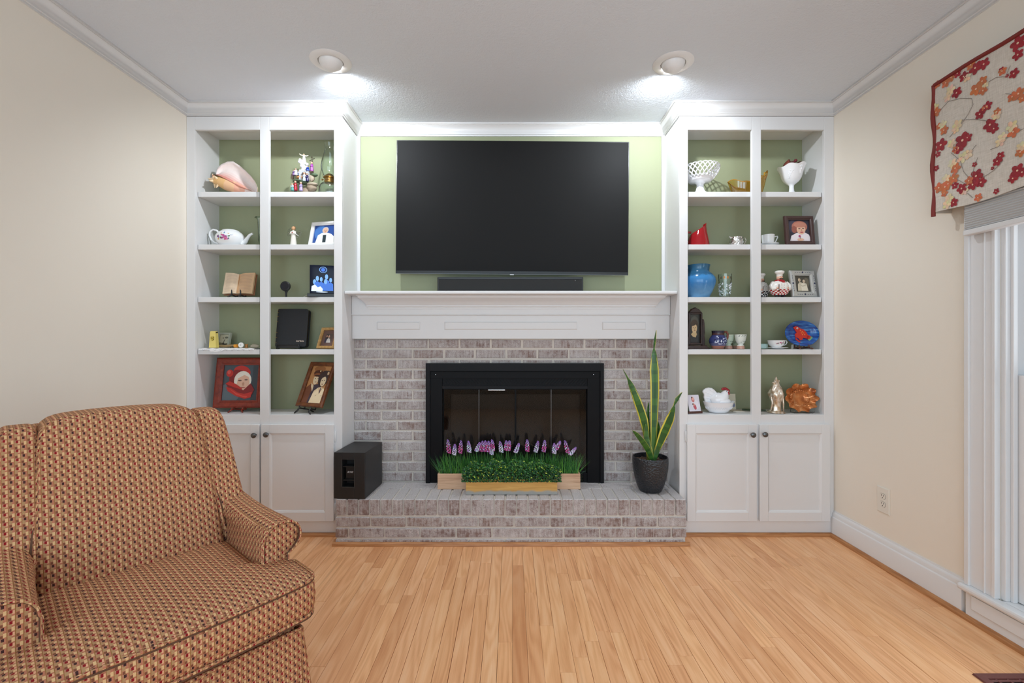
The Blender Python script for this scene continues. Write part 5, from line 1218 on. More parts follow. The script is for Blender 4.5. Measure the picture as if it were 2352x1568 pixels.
# ---- bottom deck
RW = _wood('red_mahogany_frame', [(.3, srgb(104,30,18)), (.7, srgb(146,52,30))], (40,40,40), .3)
RS, RSD = srgb(190,44,36), srgb(130,24,26)
pic = [(srgb(66,80,88), RECT), (srgb(94,108,116), ell(-.3,-.3,.3,.3,14)), (srgb(52,60,66), [(.32,-.5),(.5,-.5),(.5,.5),(.34,.5)]), (RSD, ell(-.22,.12,.12,.2,12)), (RS, ell(-.33,.27,.10,.105,14)), (srgb(216,90,80), ell(-.35,.30,.05,.06,10)), (RS, ell(.02,.30,.25,.185,20,rot=-12)), (RSD, ell(.0,.24,.25,.11,16,rot=-18)),
  (srgb(232,226,212), ell(.06,.06,.25,.27,20)), (SK, ell(.07,.0,.19,.27,20)), (srgb(236,230,216), [(-.17,-.02),(-.12,.2),(.1,.3),(.26,.2),(.27,.14),(.1,.22),(-.08,.12),(-.1,-.05)]), (srgb(110,84,76), ell(-.02,.06,.055,.022,10)), (srgb(110,84,76), ell(.16,.08,.05,.020,10)), (SKD, ell(.085,-.04,.035,.055,8)), (srgb(170,84,76), ell(.08,-.14,.075,.016,10)),
  (RSD, [(-.42,-.02),(-.3,.06),(-.1,-.08),(.1,-.22),(.3,-.02),(.42,-.2),(.36,-.34),(.0,-.36),(-.3,-.2)]), (RS, [(-.40,-.12),(-.24,-.16),(-.05,-.28),(.14,-.32),(.36,-.26),(.33,-.42),(.16,-.46),(-.1,-.38),(-.34,-.24)]), (srgb(214,74,58), [(-.3,-.17),(-.1,-.29),(.1,-.37),(.24,-.38),(.2,-.43),(-.08,-.35)]), (RS, [(-.42,-.03),(-.3,.04),(-.12,-.04),(.06,-.16),(.06,-.2),(-.2,-.12)])]
tf = frame('picture_frame', 'red mahogany framed painting of a woman in a red knit hat and scarf', .292, .300, .045, (PX(547, 2.70), 2.70, S[4]+.024), math.radians(3), math.radians(9), RW, PF, pic, strut=False)
m = MB()
for i in range(34):
    for sz in (.006, .294): m.ball((lerp(-.135, .135, i/33), -.0075, sz), (.0034,.003,.0036), 6)
    for sx in (-1, 1): m.ball((sx*.140, -.0075, lerp(.012, .288, i/33)), (.0034,.003,.0036), 6)
build(m, 'beaded_border', RW, tf)
easel('display_easel', 'reddish wooden easel under the red hat painting', .062, .024, spot(547, 4, 2.6875), 0, RW, .010, .022, math.radians(9), .10)
BW = _wood('walnut_frame', [(.3, srgb(84,44,22)), (.7, srgb(132,78,42))], (40,40,40), .3)
SP0, SP1, SP2 = srgb(206,160,112), srgb(240,218,180), srgb(66,50,48)
pic = [(srgb(196,140,88), RECT), (srgb(160,104,62), ell(-.1,.42,.3,.08,12)), (srgb(122,72,48), [(-.5,-.5),(-.5,-.1),(-.3,.02),(-.1,-.06),(.0,-.5)]), (srgb(70,58,70), [(-.22,-.5),(-.16,-.02),(.12,.02),(.3,-.1),(.2,-.5)]), (SP1, [(-.3,.04),(-.14,-.04),(-.12,-.2),(-.26,-.06)]), (SP1, ell(-.12,.14,.14,.15,18)), (srgb(90,52,36), ell(-.10,.31,.24,.08,16)), (srgb(150,92,56), ell(-.12,.25,.2,.05,14)), (srgb(60,36,28), ell(-.09,.235,.17,.02,12)), (srgb(236,214,160), ell(-.02,.36,.035,.024,8)),
  (srgb(50,36,34), ell(-.02,.15,.03,.012,6)), (srgb(50,36,34), ell(-.16,.15,.03,.012,6)), (srgb(150,90,70), ell(-.09,.06,.05,.01,8)), (SP2, ell(.25,.16,.25,.22,20)), (SP1, ell(.29,.08,.13,.135,18)), (SP2, ell(.22,.27,.27,.085,16,rot=14)), (srgb(220,190,150), ell(.42,.30,.05,.05,8)), (SP1, [(-.1,-.5),(-.02,-.18),(.16,-.08),(.4,-.08),(.5,-.16),(.5,-.5)]), (srgb(190,150,110), [(.16,-.08),(.28,-.26),(.4,-.08),(.36,-.08),(.28,-.2),(.2,-.08)]), (srgb(80,70,80), [(.26,-.1),(.31,-.1),(.31,-.22),(.285,-.25),(.26,-.22)]), (srgb(70,50,44), ell(.24,.10,.03,.013,6)), (srgb(70,50,44), ell(.35,.11,.03,.013,6)), (srgb(150,80,70), ell(.30,.005,.05,.012,8)), (srgb(120,96,70), ell(.14,-.3,.015,.012,6)), (srgb(120,96,70), ell(.44,-.3,.015,.012,6))]
frame('picture_frame', 'walnut framed sepia drawing of an officer and a woman in caps', .198, .280, .024, (PX(709, 2.645), 2.645, S[4]+.038), math.radians(-22), math.radians(25), BW, PF, pic, strut=False)
easel('display_easel', 'black wooden easel under the sepia couple drawing', .085, .038, spot(707, 4, 2.645)+Vector((-.0125*math.sin(math.radians(22)), -.0125, 0)), math.radians(-22), M['darkwood'], .014, .024, math.radians(25), .10)

# ---- right bookcase, top shelf
D = 2.700; k = K(D); b = spot(1608, 0, D); yb = 784-(S[0]-H)/k; z = lambda y: (yb-y)*k
t = thing('lattice_compote', 'white milk glass footed compote with open lattice rim', 'compote', b)
build(MB().lathe([(.002,.001),(.042,.001),(.046,.005),(.040,.014),(.026,.030),(.020,.05),(.020,.068),(.030,.078),(.060,.082),(.066,.088),(.073,.1),(.068,.099),(.05,.090),(.001,.086)], n=40, cap=False), 'stem_and_foot', M['milk'], t, smooth=45)
bowl = lambda u: (lerp(.072, .107, math.sin(u*PI/2)**.9), lerp(.098, z(387), u))
n = 24
for sg in (1, -1):
    for i in range(n):
        pts = []
        for j in range(9):
            u = j/8; r_, zz = bowl(u); a = 2*PI*(i+sg*u*2.0)/n; pts.append((r_*math.cos(a), r_*math.sin(a), zz))
        build(MB().tube(pts, .0032, 6), 'lattice_strand', M['milk'], t, smooth=60)
m = MB(); pts = []
for i in range(n*6):
    a = 2*PI*i/(n*6); r_, zz = bowl(1); pts.append((r_*math.cos(a), r_*math.sin(a), zz+.004*abs(math.sin(a*n/2))))
build(m.tube(pts, .0032, 6, closed=True), 'scalloped_rim', M['milk'], t, smooth=60)
# amber shoe shaped dish
D = 2.70; k = K(D); b = spot(1717, 0, D); yb = 784-(S[0]-H)/k; t = thing('amber_glass_dish', 'amber glass boat shaped dish with curled handle behind the divider', 'glass dish', b)
rings_o = []; NA = 36
def boat(s_, a):
    """s_ 0 base .. 1 rim"""
    cx = math.cos(a); rx = lerp(.075, .116, s_**.7); ry = lerp(.030, .055, s_**.7); x = rx*cx; rim = lerp(.075, .118, (cx+1)/2)+.010*math.cos(a*4)+(.022*max(0, cx)**6)
    if cx < 0: rim = .070+.018*(-cx)**3+.006*math.cos(a*5)
    return Vector((x, ry*math.sin(a), .001+rim*s_**1.15))
m = MB(); m.loft([[boat(s_, 2*PI*i/NA) for i in range(NA)] for s_ in (0, .05, .2, .4, .6, .8, .93, 1)], cap=False); m.add([boat(0, 2*PI*i/NA) for i in range(NA)], [tuple(range(NA))])
build(m, 'bowl', M['amber'], t, smooth=60)
build(MB().tube([boat(1, 2*PI*i/NA) for i in range(NA)], .0022, 6, closed=True), 'rim', flat('amber_rim', srgb(176,124,34), .1), t, smooth=60)
build(MB().tube([(.104,0,.100), (.116,0,.125), (.112,0,.142), (.098,0,.138), (.100,0,.120)], [.004,.0038,.0034,.003,.002], 8), 'curled_handle', flat('amber_handle', srgb(190,140,50), .08), t, smooth=60)
D = 2.71; k = K(D); b = spot(1818, 0, D); yb = 784-(S[0]-H)/k; z = lambda y: (yb-y)*k
t = thing('milk_glass_goblet', 'white milk glass goblet with embossed grapes on the top shelf', 'goblet', b)
sc = lambda tt, r, zz: (r*(1+(.02*math.cos(tt*6) if zz > .12 else 0)), zz+(.005*math.cos(tt*6+.8)+.006*math.cos(tt-.3) if zz > .16 else 0))
build(MB().lathe([(.002,.001),(.030,.001),(.033,.004),(.026,.010),(.015,.030),(.0125,.05),(.0135,.066),(.022,.073),(.040,.088),(.052,.108),(.062,.14),(.072,.170),(.076,z(383)),(.073,z(383)),(.066,.165),(.048,.110),(.01,.085)], n=60, cap=False, mod=sc), 'bowl_and_stem', M['milk'], t, smooth=50)
m = MB(); rn = random.Random(6)
for (gx, gz) in ((.018,.140), (-.034,.120)):
    for i in range(22):
        u = rn.random(); x = gx+(rn.random()-.5)*.022*(1-u); zz = gz+.022-u*.042; r_ = lerp(.050, .072, (zz-.105)/.065)-.001
        if abs(x) < r_: m.ball((x, -math.sqrt(r_*r_-x*x), zz), .0042, 8)
build(m, 'embossed_grapes', M['milk'], t, smooth=60)
m = MB(); LB = srgb(92,44,40)
for (x, y, zz, rx, rot) in ((-.035,-.02,.196,.036,25),(.0,-.01,.190,.03,-10),(.046,-.01,.188,.028,-20),(-.01,.02,.197,.034,10)):
    pts = [(x+(px_-x)*.6, y+.010*math.cos(i), pz_) for i, (px_, pz_) in enumerate(ell(x, zz, rx, .013, 12, rot=rot))]; m.add([(x, y-.012, zz+.004)]+pts, [(0, 1+i, 1+(i+1) % 12) for i in range(12)], rn.choice((LB, srgb(120,58,44)))); m.add([(p[0], p[1]+.004, p[2]) for p in pts], [tuple(range(12))[::-1]], LB)
m.ball((.012,-.02,.206), .010, 10, srgb(110,34,40)); m.ball((.006,-.016,.200), .008, 10, srgb(96,28,36))
for tt in range(14): m.tube([(rn.uniform(-.05,.05), rn.uniform(-.03,.03), .15), (rn.uniform(-.05,.05), rn.uniform(-.03,.03), .188)], .002, 5, LB)
tag(build(m, 'dried_leaves', M['matte']), 'dark red brown dried leaves and berries filling the milk glass goblet', 'dried leaves').location = b

# ---- second shelf
D = 2.70; k = K(D); b = spot(1604, 1, D); t = thing('red_pitcher', 'glossy red ceramic pitcher with slanted top and pointed spout', 'pitcher', b)
CR = flat('red_glaze', srgb(150,10,22), .08, Coat_Weight=.6)
def slant(tt, r, zz):
    u = max(0, zz-.07)/.04; lift = u*(.026*math.cos(tt)-.004)+(u*.014 if math.cos(tt) > .9 else 0); return (r*(1+.16*u*max(0, math.cos(tt))**8), zz+lift)
build(MB().lathe([(.002,.001),(.060,.001),(.064,.004),(.062,.02),(.056,.05),(.048,.078),(.042,.096),(.040,.108),(.037,.107),(.040,.08),(.05,.02),(.01,.006)], n=48, cap=False, mod=slant), 'body', CR, t, smooth=50)
build(MB().tube([(-.044,0,.086), (-.072,0,.088), (-.082,0,.062), (-.074,0,.036), (-.056,0,.028)], .006, 10), 'handle', CR, t, smooth=60)
D = 2.70; b = spot(1692, 1, D); t = thing('silver_creamer', 'small silver creamer with wavy ribs', 'creamer', b)
zg = lambda tt, r, zz: (r*(1+.045*math.sin(9*tt+6*math.sin(zz*180))), zz)
prof = [(.002,.001),(.030,.001)]+[(.032+.006*math.sin(i/14*PI*.9), .003+i*.0036) for i in range(15)]+[(.034,.058),(.031,.057),(.03,.02),(.005,.01)]
build(MB().lathe(prof, n=72, cap=False, mod=zg), 'ribbed_body', M['silver'], t, smooth=60)
build(MB().tube([(.034,0,.050), (.050,0,.056), (.056,0,.040), (.048,0,.022), (.034,0,.014)], .0022, 8), 'handle', M['silver'], t, smooth=60)
build(MB().tube([(-.030,0,.052), (-.040,0,.060), (-.046,0,.065)], [.012,.008,.004], 10, flat=.5), 'spout', M['silver'], t, smooth=60)
D = 2.69; b = spot(1764, 1, D); t = thing('white_cup_and_saucer', 'plain white cup with angular handle on its saucer', 'cup', b)
build(MB().lathe([(.002,.001),(.026,.001),(.030,.004),(.048,.010),(.058,.014),(.0575,.0155),(.045,.012),(.026,.007),(.001,.006)], n=36, cap=False), 'saucer', M['ceramic'], t, smooth=50)
build(MB().lathe([(.002,.008),(.024,.008),(.028,.011),(.032,.030),(.0345,.058),(.035,.069),(.0335,.069),(.032,.05),(.027,.016),(.001,.013)], n=36, cap=False), 'cup_bowl', M['ceramic'], t, smooth=50)
build(MB().tube([(.032,0,.060), (.056,0,.062), (.057,0,.056), (.043,0,.028), (.031,0,.022)], .0035, 8), 'handle', M['ceramic'], t, smooth=40)
DW = flat('dark_mahogany_frame', srgb(66,44,42), .28)
pic = [(srgb(48,46,60), RECT), (srgb(70,66,84), ell(-.25,.2,.25,.3,14)), (srgb(234,226,230), [(-.46,-.5),(-.38,-.24),(-.12,-.10),(.24,-.06),(.46,-.18),(.5,-.3),(.5,-.5)]), (srgb(176,112,96), ell(.04,.20,.37,.27,22)), (srgb(150,88,76), ell(-.22,.06,.13,.17,14)), (SK, ell(.10,.06,.21,.235,20)), (srgb(190,128,108), ell(.06,.28,.3,.13,18)), (srgb(80,56,56), ell(.02,.10,.055,.020,10)), (srgb(80,56,56), ell(.20,.11,.05,.020,10)), (SKD, ell(.115,.03,.035,.05,8)), (srgb(180,60,80), ell(.12,-.07,.085,.022,10)), (SK, ell(.04,-.42,.16,.07,12)), (srgb(176,60,110), ell(.0,-.26,.055,.05,10)), (srgb(90,110,80), ell(.03,-.34,.012,.06,6))]
frame('picture_frame', 'dark mahogany framed portrait of a woman with auburn hair', .172, .176, .024, (PX(1838.5, 2.652), 2.652, S[1]+.002), math.radians(1), math.radians(7), DW, PF, pic)

# ---- third shelf
D = 2.70; k = K(D); b = spot(1604, 2, D); t = thing('blue_stoneware_vase', 'round bellied blue glazed stoneware vase with flared neck', 'vase', b)
def _blue():
    tt = NT('blue_reactive_glaze'); n_ = tt.noise(tt.pos((1,1,1)), 60, 4); z_ = tt.n('ShaderNodeSeparateXYZ'); tt.set(z_.inputs[0], tt.n('ShaderNodeTexCoord').outputs['Object'])
    f_ = tt.m_('ADD', tt.m_('MULTIPLY', z_.outputs[2], 5), tt.m_('MULTIPLY', n_, .25)); tt.p(Base_Color=tt.ramp(f_, [(.2, srgb(104,158,200)), (.55, srgb(58,128,190)), (.72, srgb(62,134,192)), (.80, srgb(38,92,130)), (1, srgb(44,96,128))]), Roughness=.16); return tt.m
BLG = _blue()
build(MB().lathe([(.002,.001),(.056,.001),(.060,.004),(.076,.035),(.092,.075),(.097,.1),(.092,.120),(.076,.142),(.063,.152),(.060,.162),(.062,.18),(.066,.195),(.062,.196),(.056,.18),(.054,.15),(.02,.12)], n=48, cap=False), 'body', BLG, t, smooth=55)
for sx in (-1,): build(MB().tube([(-.060,0,.182), (-.080,0,.180), (-.086,0,.160), (-.078,0,.140)], .007, 10), 'lug_handle', BLG, t, smooth=60)
D = 2.70; b = spot(1665, 2, D); t = thing('dotted_tumbler', 'clear glass tumbler printed with white dots', 'drinking glass', b)
tp = lambda zz: lerp(.026, .037, min(1, zz/.11))
build(MB().lathe([(.002,.001),(.025,.001),(.026,.006),(tp(.05),.05),(tp(.11),.11),(.0375,.142),(.036,.142),(tp(.11)-.002,.11),(.025,.012),(.001,.010)], n=36, cap=False), 'glass', M['clear'], t, smooth=55)
m = MB(); rn = random.Random(8)
for i in range(110):
    a = rn.random()*2*PI; zz = rn.uniform(.016, .088); r_ = tp(zz)+.0006; s_ = rn.uniform(.0022, .0050); m.ball((r_*math.cos(a), r_*math.sin(a), zz), (s_*abs(math.sin(a))+.0006, s_*abs(math.cos(a))+.0006, s_), 8, srgb(226,232,236))
build(m, 'white_dots', M['paint'], t, kind='stuff')
m = MB()
for i, c_ in enumerate((srgb(90,80,60), srgb(206,130,60), srgb(206,130,60), srgb(90,80,60), srgb(120,110,90), srgb(206,130,60))):
    a = -PI/2+(i-2)*.52; r_ = .0378; m.add([(r_*math.cos(a+d_), r_*math.sin(a+d_), .112+e_) for d_, e_ in ((-.1,0),(.1,0),(.1,.014),(-.1,.014))], [(0,1,2,3)], c_)
build(m, 'printed_marks', M['paint'], t)
def chef(label, pxx, check, scarf, D, rz=0):
    b = spot(pxx, 2, D); t = thing('chef_figurine', label, 'figurine', b, (0, 0, rz)); t.scale = (.93, .93, .98); W_ = srgb(238,234,228); K_ = srgb(28,26,30)
    m = MB(); m.lathe([(.020,.014),(.040,.018),(.050,.030),(.055,.048),(.054,.066),(.046,.084),(.032,.096),(.018,.101)], n=32, col=W_, mod=lambda tt, r, zz: (r*(.72+.28*abs(math.cos(tt))), zz)); bd = build(m, 'body', M['paint'], t, smooth=60)
    m = MB()                                  # checked trousers: real little patches wrapped on the lower body
    for i in range(24):
        for j in range(4):
            a0, a1 = 2*PI*i/24, 2*PI*(i+1)/24; z0, z1 = .014+j*.008, .022+j*.008
            rr_ = lambda zz, a: (lerp(.038, .057, min(1, max(0, (zz-.014)/.030))**.7)*(.72+.28*abs(math.cos(a)))+.0015)
            m.add([(rr_(z0,a)*math.cos(a), rr_(z0,a)*math.sin(a), z0) for a in (a0, a1)]+[(rr_(z1,a)*math.cos(a), rr_(z1,a)*math.sin(a), z1) for a in (a1, a0)], [(0,1,2,3)], check if (i+j) % 2 else W_)
    build(m, 'checked_trousers', M['paint'], t)
    for sx in (-1, 1):
        build(MB(K_).ball((sx*.017, -.012, .0078), (.014,.020,.007), 12), 'shoe', M['paint'], t, smooth=60)
        build(MB(W_).tube([(sx*.038,0,.086), (sx*.054,-.008,.068), (sx*.050,-.022,.050), (sx*.036,-.032,.052)], [.015,.015,.012,.009], 12), 'sleeve', M['paint'], t, smooth=60)
    build(MB(SK).ball((-.032,-.036,.054), (.008,.007,.007), 10).ball((.030,-.036,.054), (.008,.007,.007), 10), 'hands', M['paint'], t, smooth=60)
    build(MB(scarf).lathe([(.024,.088),(.030,.092),(.029,.100),(.020,.106)], n=24).prism([(-.006,.096),(.014,.070),(.022,.078),(.012,.098)], -.034, -.028), 'neckerchief', M['paint'], t, smooth=50)
    h_ = build(MB(SK).ball((0,-.004,.117), (.019,.018,.018), 16), 'head', M['paint'], t, smooth=60)
    build(MB(srgb(40,26,22)).ball((-.006,-.022,.110), (.007,.003,.003), 8).ball((.006,-.022,.110), (.007,.003,.003), 8), 'moustache', M['paint'], h_, smooth=60)
    build(MB(srgb(226,160,130)).ball((0,-.0235,.1155), .0042, 8), 'nose', M['paint'], h_, smooth=60)
    build(MB(K_).ball((-.007,-.0205,.1215), .0018, 6).ball((.007,-.0205,.1215), .0018, 6), 'eyes', M['paint'], h_)
    build(MB(W_).lathe([(.0175,.124),(.0172,.138),(.024,.143),(.0275,.150),(.026,.156),(.016,.160),(.002,.161)], (0,-.002,0), 24), 'toque', M['paint'], t, smooth=60)
    for i in range(4):
        for sx in (-.008, .008): build(MB(K_).ball((sx, -.0415+abs(i-1.5)*.002, .046+i*.010), .0018, 6), 'button', M['paint'], t)
    build(MB(srgb(96,48,34)).tube([(-.026,-.040,.040), (-.027,-.043,.075)], .0022, 6).ball((-.026,-.040,.038), (.007,.005,.006), 8), 'spoon', M['paint'], t, smooth=60)
chef('plump chef figurine with red neckerchief and red checked trousers', 1790, srgb(178,28,40), srgb(170,26,36), 2.658)
chef('chef figurine in black and white checks half hidden by the divider', 1747, srgb(26,26,32), srgb(226,222,216), 2.762, math.radians(20))
SF = flat('pewter_frame', srgb(190,192,190), .3, .6)
pic = [(srgb(78,74,64), RECT), (srgb(110,102,86), ell(.3,.1,.18,.3,12)), (srgb(206,196,172), [(-.34,-.42),(-.30,-.02),(-.16,.12),(.02,.06),(-.02,-.42)]), (srgb(224,216,196), [(-.08,-.42),(-.1,-.02),(.06,.08),(.28,.02),(.36,-.42)]), (srgb(196,186,164), [(-.26,.06),(.0,-.10),(.24,-.02),(.22,-.10),(.0,-.18),(-.24,-.02)])]+face(-.18,.24,.085,srgb(206,188,160),srgb(90,76,62))+face(.10,.16,.085,srgb(210,192,166),srgb(80,66,54))
tf = frame('picture_frame', 'silver frame with border motifs around an old photo of a hugging couple', .153, .160, .031, (PX(1847.5, 2.645), 2.645, S[2]+.002), math.radians(5), math.radians(10), SF, PF, pic)
m = MB(srgb(60,66,90))
for (x, z_) in ((0,.014),(0,.146),(-.066,.08),(.066,.08)): m.lathe([(.0055,0),(.0055,.0006),(.003,.0008)], (x,-.0105,z_), 12, axis='y')
for s_ in (-1, 1):
    for i in range(3):
        for z_ in (.014, .146): m.box(s_*(.018+i*.013)-.004, s_*(.018+i*.013)+.004, -.0115, -.010, z_-.001, z_+.001)
        for x in (-.066, .066): m.box(x-.001, x+.001, -.0115, -.010, .08+s_*(.018+i*.013)-.004, .08+s_*(.018+i*.013)+.004)
build(m, 'border_motifs', M['paint'], tf)

# ---- fourth shelf
D = 2.70; b = spot(1596, 3, D); t = thing('carved_swing_frame', 'dark carved wood swing frame with an old portrait of a woman', 'picture frame', b, (0, 0, math.radians(10))); DK = _wood('ebonised_carved_wood', [(.3, srgb(34,22,20)), (.7, srgb(62,40,34))], (50,50,50), .4)
build(MB().prism([(-.077,0),(.085,0),(.078,.008),(.064,.012),(.060,.022),(-.060,.022),(-.064,.012),(-.072,.008)], -.03, .03), 'plinth', DK, t, bevel=.002)
for sx in (-1, 1): build(MB().prism([(sx*.052+x, z_) for x, z_ in ((-.007,.02),(.009,.02),(.010,.06),(.006,.08),(.009,.1),(.007,.150),(.004,.172),(-.001,.178),(-.006,.17),(-.007,.1))], -.008, .008), 'side_post', DK, t, bevel=.002)
build(MB().prism([(-.044,.024),(.044,.024),(.044,.215),(.030,.226),(.020,.238),(.008,.241),(.0,.247),(-.008,.241),(-.020,.238),(-.030,.226),(-.044,.215)], .004, .012), 'back_board', DK, t)
build(ring(MB(), -.034, .034, .036, .206, -.044, .044, .026, .214, -.010, .004), 'swing_frame', DK, t, bevel=.002)
build(MB().prism([(-.044,.214),(.044,.214),(.034,.224),(.022,.236),(.010,.240),(.0,.247),(-.010,.240),(-.022,.236),(-.034,.224)], -.010, .004), 'carved_crest', DK, t, bevel=.003)
pic = [(srgb(52,52,46), RECT), (srgb(78,80,70), ell(0,.2,.4,.24,16)), (srgb(38,40,40), [(-.5,-.5),(-.46,-.3),(-.2,-.2),(.2,-.22),(.46,-.34),(.5,-.5)]), (srgb(206,178,132), [(-.34,-.2),(-.12,-.1),(.14,-.1),(.22,-.2),(.1,-.31),(-.16,-.28)]), (srgb(66,52,38), ell(-.02,.15,.34,.17,18)), (srgb(212,184,140), ell(-.02,.01,.25,.165,18)), (srgb(66,52,38), ell(-.06,.165,.30,.06,14,rot=10)), (srgb(60,46,36), ell(-.11,.03,.05,.012,8)), (srgb(60,46,36), ell(.08,.03,.05,.012,8)), (srgb(150,80,60), ell(.0,-.065,.07,.012,8)), (srgb(180,146,104), ell(-.005,-.015,.03,.035,8))]
m = layers(MB(), pic, .068, .170, .0036)
for i in range(len(m.v)): m.v[i].z += .121
build(m, 'photo', M['print'], t)
D = 2.685; b = spot(1649, 3, D); t = thing('blue_floral_jug', 'dark blue and white floral jug with brown neck and handle', 'jug', b); BJ, JB, BK = srgb(54,62,112), srgb(70,42,44), srgb(34,30,52)
build(MB().lathe([(.002,.001),(.032,.001),(.034,.012),(.040,.020),(.047,.035),(.050,.048),(.047,.062),(.039,.075),(.034,.082),(.0335,.095),(.036,.108),(.034,.108),(.031,.09),(.02,.06)], n=40, cap=False, cols=[srgb(150,100,84),srgb(150,100,84),srgb(160,104,88),srgb(88,92,130),BJ,BJ,BJ,BJ,JB,BK,JB,BK,BK]), 'body', M['paint'], t, smooth=50)
build(MB(srgb(124,64,48)).tube([(.034,0,.100), (.050,0,.102), (.058,0,.088), (.056,0,.066), (.046,0,.052)], .006, 10), 'handle', M['paint'], t, smooth=60)
m = MB(); rn = random.Random(2); pr = lambda zz: .0505-.0006*abs(zz-.046)*40*.3 if .03 < zz < .07 else .046
pj = lambda zz: lerp(.041, .0505, math.sin(max(0, min(1, (zz-.018)/.058))*PI)**.6)
for i in range(34): decal(m, rn.uniform(-.036, .036), rn.uniform(.030, .068), rn.uniform(.003,.007), rn.uniform(.0014,.003), rn.choice((srgb(206,214,236), srgb(150,170,214), srgb(222,226,240), srgb(24,30,64))), pj)
build(m, 'painted_flowers', M['paint'], t)
def eggcup(label, pxx, D, tint):
    b = spot(pxx, 3, D); t = thing('green_floral_cup', label, 'cup', b, group='green sprigged footed cups')
    pf = lambda zz: lerp(.016, .033, max(0, min(1, (zz-.03)/.05))**.55)
    build(MB().lathe([(.002,.001),(.022,.001),(.0225,.008),(.020,.020),(.014,.027),(.014,.030),(.021,.036),(.027,.050),(.031,.070),(.0335,.086),(.032,.086),(.028,.06),(.01,.04)], n=32, cap=False, cols=[srgb(196,150,132)]*3+[tint]*9), 'cup_body', M['paint'], t, smooth=50)
    m = MB()
    for i in range(40):
        zz = rn.uniform(.040, .080); r_ = lerp(.0225, .0322, (zz-.036)/.05); x = rn.uniform(-r_*.85, r_*.85); decal(m, x, zz, .0026, .0012, rn.choice((srgb(60,90,70), srgb(80,110,100), srgb(60,64,90), srgb(120,140,120))), lambda q_: lerp(.0222, .0330, (q_-.036)/.05))
    build(m, 'leaf_sprigs', M['paint'], t)
eggcup('white footed cup with green sprigs, nearest of the three cups', 1701, 2.675, srgb(226,232,224))
eggcup('pale green footed cup close behind the jug handle', 1673, 2.722, srgb(196,212,192))
eggcup('pale green footed cup just behind the nearest white cup', 1689, 2.78, srgb(186,202,176))
D = 2.755; b = spot(1750, 3, D); t = thing('clear_glass_box', 'small square clear glass dish beside the divider', 'glass dish', b); build(ring(MB(), -.022, .022, .004, .029, -.025, .025, 0, .032, -.02, -.017).box(-.025, .025, .017, .02, 0, .032).box(-.025, -.022, -.017, .017, 0, .032).box(.022, .025, -.017, .017, 0, .032).box(-.025, .025, -.02, .02, 0, .003), 'dish', M['clear_thick'], t)
D = 2.68; b = spot(1786, 3, D); t = thing('floral_teacup', 'white teacup with pink roses on a saucer', 'cup', b)
build(MB().lathe([(.002,.001),(.028,.001),(.032,.003),(.055,.009),(.0545,.0105),(.03,.006),(.001,.005)], n=40, cap=False), 'saucer', M['ceramic'], t, smooth=50)
cpz = lambda zz: lerp(.024, .046, min(1, max(0, (zz-.010)/.036))**.5)
build(MB().lathe([(.002,.007),(.020,.007),(.022,.010),(.032,.016),(.040,.026),(.0445,.038),(.047,.052),(.0455,.052),(.042,.036),(.03,.018),(.001,.012)], (-.008,0,0), 40, cap=False), 'cup_bowl', M['ceramic'], t, smooth=50)
build(MB().tube([(.036,0,.046), (.050,0,.050), (.056,0,.040), (.048,0,.026), (.034,0,.022)], .003, 8), 'handle', M['ceramic'], t, smooth=60)
m = MB(); cq = lambda zz: lerp(.0405, .0462, (zz-.026)/.022)
for (x, zz, c_) in ((.0,.040,srgb(176,40,110)),(.004,.036,srgb(206,90,150)),(-.004,.037,srgb(190,60,130)),(.013,.036,srgb(90,80,80)),(.018,.042,srgb(176,60,110)),(-.012,.034,srgb(80,90,70)),(.022,.034,srgb(110,70,80)),(.008,.030,srgb(80,100,80)),(-.018,.033,srgb(150,80,110))): decal(m, x, zz, .004, .0024, c_, cq)
build(m.xf(Matrix.Translation((-.008,0,0))), 'painted_roses', M['paint'], t)
tag(build(MB(srgb(196,192,182)).prism([(-.013,0),(.013,0),(.0135,.020),(.009,.027),(-.010,.026)], -.008, .008), 'small_stone_tile', M['matte'], bevel=.002), 'small pale stone with a dark mark beside the frog plate', 'stone').location = spot(1823, 3, 2.70)
D = 2.648; k = K(D); b = spot(1844.5, 3, D); cz = (784-(S[3]-H)/k-765)*k-.0170; t = thing('frog_plate', 'blue oval plate with a red frog in relief standing upright', 'plate', b+Vector((0,-.002,.0170)), (math.radians(-8), 0, 0))
def _bluepl():
    tt = NT('streaked_blue_glaze'); n_ = tt.noise(tt.pos((14,14,120)), 1, 4, .6, .4); tt.p(Base_Color=tt.ramp(n_, [(.3, srgb(14,36,96)), (.5, srgb(24,72,150)), (.62, srgb(40,110,180)), (.72, srgb(130,180,214))]), Roughness=.12); return tt.m
rx, rz = 39*k, min(36*k, cz-.001); m = MB(); NPL = 48
for (s_, y) in ((1, 0), (.98,-.004), (.86,-.002), (.70,.006), (.66,.010), (.02,.011)): pass
m.loft([[(rx*s_*math.cos(2*PI*i/NPL), y, cz+rz*s_*math.sin(2*PI*i/NPL)) for i in range(NPL)] for s_, y in ((.6,.018),(1,.003),(1.01,0),(.99,-.003),(.86,-.001),(.70,.007),(.66,.010),(.02,.011))][::-1]); build(m, 'plate_disc', _bluepl(), t, smooth=50)
m = MB(); RF, OF = srgb(190,40,26), srgb(226,120,40); fr_ = lambda x, y: ((x-1845)*k, cz+(765-y)*k)
def blob(m, pts, y, th, col): m.prism([fr_(*p) for p in pts][::-1], y-th, y, col)
blob(m, [(1827,751),(1832,748),(1838,749),(1843,753),(1851,756),(1857,763),(1861,772),(1857,777),(1848,775),(1845,780),(1840,781),(1837,776),(1831,774),(1830,767),(1834,763),(1831,757)], .011, .006, RF)
